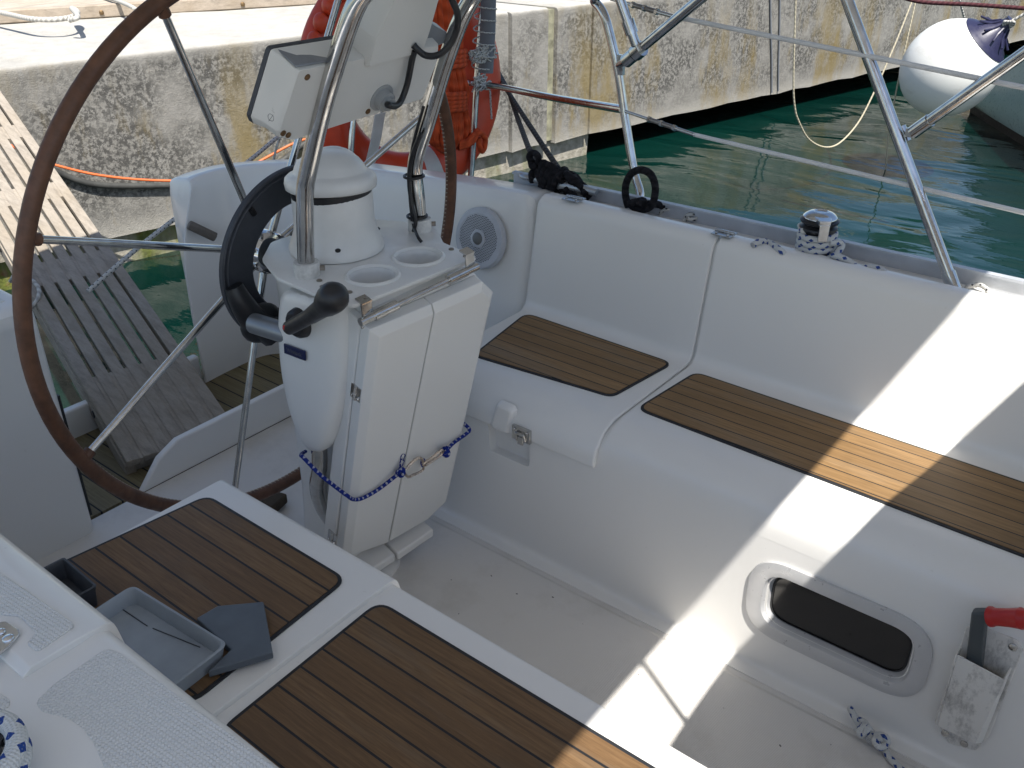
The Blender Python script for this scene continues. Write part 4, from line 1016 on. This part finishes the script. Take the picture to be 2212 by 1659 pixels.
m.tube(catmull([PY(x_, y_, -2.06+.004*i) for i, (x_, y_) in enumerate(lc)], 7), .0098, 10); m.tube(catmull([PY(1372, 452, -2.06), PY(1395, 442, -2.05), PY(1418, 441, -2.07), PY(1432, 446, -2.09), PY(1441, 450, -2.11)], 6), .0095, 10)
m.tube(catmull([PY(1366, 446, -2.04), PY(1376, 436, -2.03), PY(1390, 434, -2.05), PY(1388, 447, -2.03), PY(1374, 452, -2.03)], 6), .0095, 10)
m.build('coil', BLACKROPE, rc_, ang=60)
ropeobj('tie_line', [PY(1425, 468, -2.09), PY(1430, 456, -2.085), PY(1445, 452, -2.09), PY(1459, 458, -2.11)], .005, WHITELINE, 'small white flecked tie on the toe rail beside the black rope ring', 'rope')
ropeobj('tie_line', [PY(1478, 478, -2.085), PY(1484, 466, -2.085), PY(1496, 463, -2.09), PY(1506, 466, -2.1), PY(1500, 474, -2.085), PY(1486, 472, -2.08)], .0055, WHITELINE, 'small white tie knotted further forward on the toe rail', 'rope')
# winch on the coaming
wz = V((.70, -2.022, .706))
win = thing('sheet_winch', 'chrome topped black sheet winch on the far coaming', 'winch', tuple(wz))
m = MB(); m.lathe(wz, (0, 0, 1), [(.044, -.01), (.044, .008), (.034, .014), (.031, .03), (.031, .055), (.034, .066), (.043, .078), (.042, .082), (.036, .086), (.034, .088), (.042, .092), (.044, .097), (.038, .101), (.03, .103), (0, .103)], 40)
m.build('drum', plain('winch_drum', (.035, .036, .04), .35, .6), win, ang=40)
m = MB(); m.lathe(wz, (0, 0, 1), [(.038, .101), (.039, .104), (.033, .110), (.024, .115), (.015, .117), (.014, .114), (.006, .113), (0, .113)], 32)
ad = V((-.55, .83, 0)).normalized(); sd2 = V((0, 0, 1)).cross(ad)
m.prism([wz+ad*.02+sd2*.02+V((0, 0, .100)), wz+ad*.02-sd2*.02+V((0, 0, .100)), wz+ad*.053-sd2*.012+V((0, 0, .098)), wz+ad*.053+sd2*.012+V((0, 0, .098))], (0, 0, .012))
m.prism([wz+ad*.045+sd2*.011+V((0, 0, .062)), wz+ad*.045-sd2*.011+V((0, 0, .062)), wz+ad*.054-sd2*.011+V((0, 0, .062)), wz+ad*.054+sd2*.011+V((0, 0, .062))], (0, 0, .04)); m.build('self_tailer', CHR, win, ang=40, bevel=.0015)
hx = []
for k in range(100):
    t = k/99; a = R(60)-t*2*pi*3.4; hx.append(wz+V((cos(a)*.0385, sin(a)*.0385, .074-.048*t)))
pts = [wz+V((.05, -.02, .066))]+hx[::4]+[wz+V((-.05, .01, .02)), PY(1800, 552, -1.985), PY(1825, 560, -1.98), PY(1850, 575, -1.985), PY(1866, 578, -1.985), PY(1890, 578, -1.985), PY(1908, 586, -1.985), PY(1920, 596, -1.99)]
ropeobj('genoa_sheet', pts, .0075, BLUEWHITE, 'blue and white sheet wrapped round the far winch', 'rope', n=5, seg=12)
ropeobj('genoa_sheet', [wz+V((-.036, .02, .055)), wz+V((-.058, -.005, .05)), wz+V((-.055, .03, .03)), wz+V((-.02, .045, .012)), wz+V((.04, .05, .0)), PZ(1690, 545, .742), PZ(1660, 524, .745), PZ(1640, 522, .75), PZ(1626, 530, .745)], .0075, BLUEWHITE, 'blue and white sheet tail leading aft from the far winch', 'rope', n=6, seg=12)
ropeobj('rope_coil', [PZ(2083, 640, .735), PY(2083, 632, -2.05), PY(2090, 620, -2.06), PY(2105, 616, -2.07), PY(2120, 617, -2.07), PY(2133, 627, -2.06), PY(2132, 642, -2.05), PY(2120, 645, -2.04), PY(2105, 640, -2.03), PY(2125, 637, -2.03), PY(2142, 642, -2.03), PY(2148, 655, -2.03), PY(2135, 655, -2.02)], .0052, WHITELINE, 'small loop of white flecked line on deck beside the bimini leg', 'rope')
# near-side winch rope in the bottom left corner
ropeobj('genoa_sheet', [PZ(-52, 1668, .765)+V((cos(a)*.040, sin(a)*.040, -.004+.016*(a/6.28))) for a in [R(20*k) for k in range(40)]], .0098, BLUEWHITE, 'thick blue and white rope coiled on the near winch in the bottom left corner', 'rope', n=4, seg=14)
nw = thing('sheet_winch', 'near winch drum under thick rope at the bottom left edge', 'winch', tuple(PZ(-52, 1668, .75)))
m = MB(); m.lathe(PZ(-52, 1668, .748), (0, 0, 1), [(.034, 0), (.032, .008), (.030, .012), (.030, .035), (.034, .04), (0, .041)], 32); m.build('drum', plain('winch_drum_near', (.04, .04, .045), .35, .6), nw, ang=40)

# ================================================================== GANGWAY
gw = thing('gangway', 'weathered slatted timber gangway from the stern platform up to the quay', 'gangway', (2.1, -1.15, .05))
gwm = wood('gangway_teak', (.325, .285, .235), (5, 40, 40), sc=1.2)
BL = V((2.19, -1.03, .0)); gd = V((1, -.258, .243)).normalized(); gx = V((gd.x*.0+ .258, 1, 0)).normalized()*-1
gx = V((-.25, -.968, 0)); gx = (gx-gd*gx.dot(gd)).normalized(); gn = gd.cross(gx).normalized()
if gn.z < 0: gn = -gn
GW_, GL = .318, 2.66
def G(l, w, h=0.0): return BL+gd*l+gx*w+gn*h
def plank(m, l0, l1, w0, w1, h0, h1): m.prism([G(l0, w0, h0), G(l1, w0, h0), G(l1, w1, h0), G(l0, w1, h0)], gn*(h1-h0))
NS = 7; gap = .0105; sw = (GW_-gap*(NS-1))/NS
m = MB()
for k in range(NS):
    w0 = k*(sw+gap); plank(m, 0.0, GL, w0, w0+sw, .03, .052+.0008*(k % 2))
m.build('slat', gwm, gw, bevel=.0025)
m = MB()
sol = []; l = 0.0
for a, b in ((0, .40), (.94, 1.08), (1.50, 1.62), (2.04, 2.16), (2.50, 2.66)):
    for k in range(NS-1):
        w0 = k*(sw+gap)+sw; plank(m, a, b, w0, w0+gap, .025, .0495)
split(m, 'filler_block', gwm, gw)
for w0 in (-.004, GW_-.026):
    m = MB(); plank(m, .01, GL-.01, w0, w0+.03, -.03, .0285); m.build('stringer', gwm, gw, bevel=.003)
m = MB(); plank(m, .02, .1, .02, GW_-.02, -.02, .026); plank(m, 1.0, 1.06, .02, GW_-.02, -.02, .026); split(m, 'cross_batten', gwm, gw)
m = MB()
for l_ in (.28, 1.28, 1.9): p = G(l_, -.004, .01); m.lathe(p, -gx, [(.012, 0), (.012, .004), (0, .005)], 12)
split(m, 'bolt_head', BLACKP, gw)
ropeobj('lashing_rope', [G(1.05, -.03, .02), G(1.02, -.012, .06), G(.98, .02, .058), G(.92, .03, .056), G(.86, .01, .054), G(.84, -.02, .04)], .007, PALEROPE, 'grey rope hitched round the side of the gangway', 'rope')
# orange cable slung from the rail to the gangway, dark tube on the wall below stands for a cast shadow
z1 = lambda a, b: (a*.336, b*.336)
cable = [(2010, 880), (1870, 930), (1600, 1070), (1400, 1130), (1200, 1160), (900, 1155), (600, 1120), (335, 1055), (240, 1020), (60, 930)]
ropeobj('shore_cable', [PQ(*z1(*p), .55-.05*i) for i, p in enumerate(cable)], .0075, plain('orange_sheath', (.62, .13, .03), .5), 'orange shore power cable sagging between the stern rail and the gangway', 'cable')
shadow_band = [(2120, 850), (1950, 930), (1800, 1040), (1600, 1120), (1300, 1180), (900, 1195), (650, 1190), (500, 1160), (370, 1105), (250, 1040)]
ropeobj('wall_shadow', [PQ(*z1(*p), .017) for p in shadow_band], .019, plain('shadow_dark', (.055, .055, .05), .7, var=.4, scale=12), 'dark band of shade in a slack curve on the quay wall, built as a tube', 'shadow_band')
ropeobj('stern_warp', [PX(600, 296, 2.9), PX(520, 362, 2.85), PX(417, 442, 2.8), PX(312, 524, 2.75), PX(255, 572, 2.72), PX(190, 630, 2.7)], .0075, WHITELINE, 'white line with dark flecks slanting down behind the starboard transom', 'rope')
ropeobj('thin_line', [PX(635, 262, 2.6), PX(604, 300, 2.6), PX(590, 350, 2.6), PX(583, 385, 2.6)], .004, PALEROPE, 'thin white line hanging below the instrument pod at the left', 'rope')
ropeobj('thin_line', [PX(711, 285, 2.6), PX(715, 310, 2.6), PX(718, 340, 2.6), PX(721, 375, 2.6)], .005, PALEROPE, 'thin white line dangling in front of the lifebuoy', 'rope')
m = MB(); a, b = PX(822, 245, 2.38), PX(800, 355, 2.38); m.prism([a+V((0, .025, 0)), a-V((0, .025, 0)), (a+b)/2-V((0, .03, 0)), b-V((0, .025, 0)), b+V((0, .025, 0)), (a+b)/2+V((0, .02, 0))], (.004, 0, 0))
tag(m.build('webbing_strap', BAND, bevel=.001), 'pale grey webbing strap hanging over the lifebuoy', 'strap')

# ================================================================== LOOSE THINGS ON THE NEAR SEAT
def tray(name, c, ang, L, Wd, H, wall, mat, label, r=.02, z=.4385, tilt=0.0):
    Mr = Matrix.Rotation(ang, 3, 'Z') @ Matrix.Rotation(tilt, 3, 'X')
    def rg(hx, hy, zz_, rr): return [V((c[0], c[1], z))+Mr @ V((p.x, p.y, zz_)) for p in roundpoly([(-hx, -hy), (hx, -hy), (hx, hy), (-hx, hy)], rr, 6)]
    a, b = L/2, Wd/2; m = MB()
    m.loft([rg(a*.96, b*.95, 0, r), rg(a, b, H*.8, r), rg(a+.002, b+.002, H, r), rg(a-wall*.5, b-wall*.5, H+.001, r*.9), rg(a-wall, b-wall, H-.001, r*.9), rg((a-wall)*.965, (b-wall)*.95, wall, r*.9)])
    return tag(m.build(name, mat, ang=50), label, 'tray')
ta = math.atan2(PZ(490, 1385, .47).y-PZ(280, 1260, .47).y, PZ(490, 1385, .47).x-PZ(280, 1260, .47).x)
p1, p2 = PZ(285, 1262, .472), PZ(490, 1388, .472); ex = (p2-p1).normalized(); ey = V((-ex.y, ex.x, 0))
if ey.y < 0: ey = -ey
cen = (p1+p2)/2+ey*.078
bt = tray('plastic_tray', (cen.x, cen.y), math.atan2(ex.y, ex.x), (p2-p1).length, .156, .030, .004, GREYP, 'large shallow grey plastic tray on the near teak seat', .016)
m = MB()
for (a, b) in (((266, 1317), (318, 1352)), ((330, 1357), (432, 1398))):
    p, q = PZ(*a, .4436), PZ(*b, .4436); m.tube([p, q], .0009, 5)
split(m, 'scratch', DARKP, bt)
lp_ = [PZ(424, 1335, .455), PZ(470, 1308, .455), PZ(569, 1299, .455), PZ(589, 1408, .455), PZ(448, 1450, .455), PZ(499, 1402, .455)]
m = MB(); m.prism(lp_, (0, 0, -.014)); tag(m.build('grey_board', plain('slate_plastic', (.10, .12, .145), .5), bevel=.002), 'flat slate grey plastic panel half under the large tray', 'panel')
q1, q2 = PZ(137, 1206, .478), PZ(207, 1266, .478); ex = (q2-q1).normalized(); ey = V((-ex.y, ex.x, 0))
if ey.y < 0: ey = -ey
cen = (q1+q2)/2+ey*.052
tray('plastic_tray', (cen.x, cen.y), math.atan2(ex.y, ex.x), (q2-q1).length, .104, .040, .003, DARKP, 'small deep dark tray at the outer end of the near seat', .006)

# ================================================================== WINCH HANDLE IN ITS POCKET
z3_ = lambda a, b: (1951+a*.244, 1254.2+b*.244)
YF = -1.452
def PK(a, b, d=0.0): return PY(*z3_(a, b), YF+d)
pk = thing('winch_handle_pocket', 'scuffed white plastic pocket screwed to the bench face', 'holder', tuple(PK(600, 1100)))
m = MB(); bp = roundpoly([(p.x, p.z) for p in [PK(560, 400, .004), PK(740, 425, .004), PK(1010, 530, .004), PK(1060, 620, .004), PK(760, 1380, .004), PK(640, 1505, .004), PK(400, 1440, .004), PK(300, 1250, .004)]], .008, 4)
m.prism([V((p.x, YF-.002, p.y)) for p in bp], (0, .007, 0)); m.build('back_plate', DIRTYW, pk, bevel=.0015)
D = .045
o_ = [PK(492, 650, D), PK(885, 865, D), PK(940, 855, D*.8), PK(640, 1440, .022), PK(320, 1300, .022), PK(300, 1230, .02)]
m = MB()
f_t = [PK(480, 660, D), PK(900, 885, D)]; f_b = [PK(300, 1285, .03), PK(640, 1445, .03)]
b_t = [PK(565, 430, .004), PK(1010, 640, .004)]; b_b = [PK(290, 1250, .004), PK(700, 1440, .004)]
def qd(P0, P1, P2, P3_, th): 
    n = (P1-P0).cross(P3_-P0).normalized()
    if n.y < 0: n = -n
    return [P0, P1, P2, P3_], n*th
for P_ in ((f_t[0], f_t[1], f_b[1], f_b[0]), (f_t[0], PK(520, 600, .012), b_b[0], f_b[0]), (f_t[1], PK(965, 770, .012), b_b[1], f_b[1]), (f_b[0], f_b[1], b_b[1], b_b[0])):
    cN = (P_[1]-P_[0]).cross(P_[3]-P_[0]).normalized(); m.prism(list(P_), cN*-.003 if cN.dot(V((0, 1, 0))) > 0 else cN*.003)
m.build('pouch', DIRTYW, pk, ang=50, bevel=.006, bseg=3)
m = MB()
for a, b in ((370, 1352), (538, 1448), (972, 590)): p = PK(a, b, .0065); m.lathe(p, (0, 1, 0), [(.0072, -.003), (.0072, .001), (.004, .003), (0, .003)], 14)
split(m, 'pocket_screw', SS, pk)
wh = thing('winch_crank', 'grey winch handle with red grip standing in the white pocket', 'crank', tuple(PK(680, 450)))
m = MB(); ha = [PK(628, 232, .022), PK(770, 232, .022), PK(715, 760, .014), PK(570, 730, .014)]; m.prism(ha, (0, .02, 0)); m.build('arm', plain('handle_grey', (.055, .065, .07), .5), wh, bevel=.004, bseg=3)
m = MB(); g0, g1 = PK(770, 318, .03), PK(1200, 345, .045); dg_ = (g1-g0)
m.tube([g0+dg_*t for t in (0, .05, .09, .15, .4, .62, .66, .7, 1.0)], lambda t: [.0175, .0175, .0155, .0148, .0155, .0175, .0185, .0165, .0165][min(8, int(t*8.01))], 20); m.build('grip', REDP, wh, ang=50)
m = MB(); p0_, p1_ = PY(2050, 1608, -1.458), PY(2036, 1640, -1.462)
# braided rope with an overhand knot on the sole, and another rope at the right edge
z8 = lambda a, b: (1487.2+a*.336, 1101.4+b*.336)
kr = thing('knotted_rope', 'blue flecked rope end with a knot against the bench foot', 'rope', tuple(PZ(*z8(1150, 1430), .03)))
def PS(a, b, h=.012): return PZ(*z8(a, b), h)
m = MB(); m.tube(catmull([PS(1040, 1275, .028), PS(1065, 1325, .03), PS(1095, 1375, .024), PS(1130, 1420, .022), PS(1165, 1470, .024), PS(1210, 1490, .022), PS(1250, 1520, .018), PS(1290, 1590, .018), PS(1340, 1640, .018), PS(1420, 1720, .018)], 8), .0068, 12)
m.build('rope', BLUEWHITE, kr, ang=60)
m = MB()
for pl_ in ([(1085, 1350), (1130, 1365), (1150, 1410), (1120, 1450), (1100, 1420), (1140, 1390), (1180, 1440), (1160, 1480)], [(1190, 1500), (1215, 1450), (1265, 1460), (1275, 1500), (1230, 1525), (1200, 1480), (1250, 1480)]):
    m.tube(catmull([PS(a, b, .026+.006*(i % 3)) for i, (a, b) in enumerate(pl_)], 6), .0068, 12)
m.build('knot', BLUEWHITE, kr, ang=60)
ropeobj('control_line', [PS(2190, 1500, .03), PS(2140, 1570, .02), PS(2100, 1620, .018), PS(2060, 1680, .018)], .0085, BLUEWHITE, 'blue and white rope at the bottom right corner of the sole', 'rope')
# scattered grit
m = MB(); rn = random.Random(5)
for k in range(34):
    p = V((rn.uniform(.1, 1.3), rn.uniform(-1.38, -.96), .0105)); s_ = rn.uniform(.0008, .0022); m.box(p, (s_*2.2, s_, s_*.6), Matrix.Rotation(rn.uniform(0, 3), 3, 'Z'))
gr = m.build('grit', plain('grit', (.06, .05, .045), .9)); gr['kind'] = 'stuff'

# ================================================================== NEIGHBOURING BOAT, FENDER, ROPES OVER THE WATER
YN = -6.0; m = MB()
nb_ = thing('moored_boat', 'pale green hulled boat moored alongside at the right edge', 'boat', (1.0, -7, -.6))
def PNn(x_, y_, Y=YN): return PY(x_, y_, Y)
wl0, wl1 = PZ(2099, 231, -.58), PZ(2212, 300, -.58)
hn = (wl1-wl0).normalized(); hn = V((-hn.y, hn.x, 0))
if hn.x > 0: hn = -hn
def PHl(x_, y_): return PP(x_, y_, wl0, hn)
r1 = []
for i, (px, pt, pb) in enumerate(((2098, 206, 220), (2106, 197, 231), (2125, 176, 243), (2152, 150, 260), (2212, 108, 296), (2330, 30, 366), (2600, -150, 530))):
    a_, b_ = PHl(px, pt), PHl(px, pb); ins = -hn*0
    r1.append([a_, a_.lerp(b_, .35)+hn*-.03, a_.lerp(b_, .72)+hn*-.06, b_-hn*-.0])
inw = V((hn.x, hn.y, 0))*-1
if (EYE-wl0).dot(inw) > 0: inw = -inw
far = [[p+inw*1.8 for p in (r_[0], r_[-1])] for r_ in r1]
m.loft(r1, False); m.loft([[r_[0], f_[0]] for r_, f_ in zip(r1, far)], False); m.add([r1[0][0], r1[0][3], far[0][1], far[0][0]], [(0, 1, 2, 3)])
m.build('topside', PALEGREEN, nb_, ang=50)
m = MB(); m.loft([[r_[3], r_[3]-inw*-.01+V((0, 0, -.10))] for r_ in r1], False); m.build('boot_stripe', BLACKP, nb_)
m = MB(); m.loft([[r_[3]+inw*.02+V((0, 0, -.09)), r_[3]+inw*.25+V((0, 0, -.5)), f_[1]+V((0, 0, -.5))] for r_, f_ in zip(r1, far)], False); m.build('underbody', plain('dark_antifoul', (.012, .014, .02), .5), nb_)
m = MB(); m.tube([r_[0]-inw*.01+V((0, 0, .01)) for r_ in r1], .02, 8); m.build('rubbing_strip', plain('pale_strip', (.6, .62, .6), .4), nb_)
FY = -7.6; fk = FY/-5.9
fn = thing('ball_fender', 'large white ball fender with dark blue cap hung off the moored boat', 'fender', tuple(PY(2056, 147, FY)))
fc_ = PY(2052, 147, FY); ax = (PY(2150, 70, FY)-fc_).normalized(); fr_ = .262*fk
m = MB(); prof = [(fr_*sin(t)*(1 if t < 2.2 else 1-.02), -fr_*cos(t)*1.06) for t in [pi*k/24*.86 for k in range(25)]]
m.lathe(fc_, ax, [(max(r_, 1e-3), h) for r_, h in prof], 40, False); m.build('ball', FENDER, fn, ang=60)
te = pi*.80; m = MB(); m.lathe(fc_, ax, [(fr_*sin(te)*1.012, -fr_*cos(te)*1.065)]+[(fr_*1.012*sin(t), -fr_*1.075*cos(t)) for t in (2.6, 2.7)]+[(.085*fk, fr_*1.10), (.052*fk, fr_*1.2), (.032*fk, fr_*1.32), (.026*fk, fr_*1.42), (.03*fk, fr_*1.46), (0, fr_*1.47)], 36)
fb = m.build('cap', NAVY, fn, ang=60)
m = MB()
for k in range(10):
    a = 2*pi*k/10; u = ax.orthogonal().normalized(); w = ax.cross(u); rd = u*cos(a)+w*sin(a)
    m.tube([fc_+ax*fr_*1.07+rd*.12*fk, fc_+ax*fr_*1.16+rd*.066*fk, fc_+ax*fr_*1.32+rd*.034*fk], .008, 6)
m.build('rib', NAVY, fb)
eye_ = fc_+ax*fr_*1.46
m = MB(); m.tube(catmull([eye_, PY(2172, 52, FY), PY(2195, 40, FY), PY(2240, 15, FY)], 5), .010, 8)
for k in range(4): m.tube(catmull([PY(2165+k*4, 58-k*3, FY+.03), PY(2170+k*6, 46, FY+.06), PY(2182+k*3, 52, FY+.03), PY(2174+k*2, 60, FY)], 5), .009, 7)
m.build('lanyard', PALEROPE, fn, ang=60)
z4 = lambda a, b: (1487.2+a*.336, b*.336)
ropeobj('hanging_rope', [PP(*z4(*p), PZ(1912, 372, -.66), QN) for p in [(700, -60), (690, 0), (680, 300), (675, 560), (684, 690), (705, 770), (770, 890), (870, 945), (970, 920), (1090, 790), (1190, 600), (1270, 420), (1350, 230), (1440, 0), (1465, -60)]], .0062, YELLOWROPE, 'pale rope hanging in a deep loop in front of the quay wall', 'rope', n=6)
wp_ = PZ(1912, 372, -.66); nq = QN
ropeobj('hanging_rope', [PP(*z4(*p), wp_, nq) for p in [(1485, -100), (1455, 30), (1370, 420), (1310, 720), (1285, 880), (1268, 1080)]]+[PP(*z4(1266, 1112), wp_, nq)], .0065, YELLOWROPE, 'pale rope running steeply down into the water right of the loop', 'rope')
ropeobj('wall_line', [PQ(1664, -20, .012), PQ(1665, 60, .012), PQ(1667, 130, .012), PQ(1667, 200, .012)], .009, FOAM, 'thin dark line straight down the quay wall, left of a pair', 'rope', group='dark lines down the quay wall')  # two thin dark tubes set close against the wall face
ropeobj('wall_line', [PQ(1685, -20, .012), PQ(1684, 60, .012), PQ(1682, 130, .012), PQ(1681, 197, .012)], .008, FOAM, 'thin dark line straight down the quay wall, right of a pair', 'rope', group='dark lines down the quay wall')
ropeobj('wall_line', [PP(2070, -10, wp_, nq), PP(2078, 20, wp_, nq), PP(2088, 58, wp_, nq)], .009, PALEROPE, 'thin pale line above the white ball fender', 'rope')
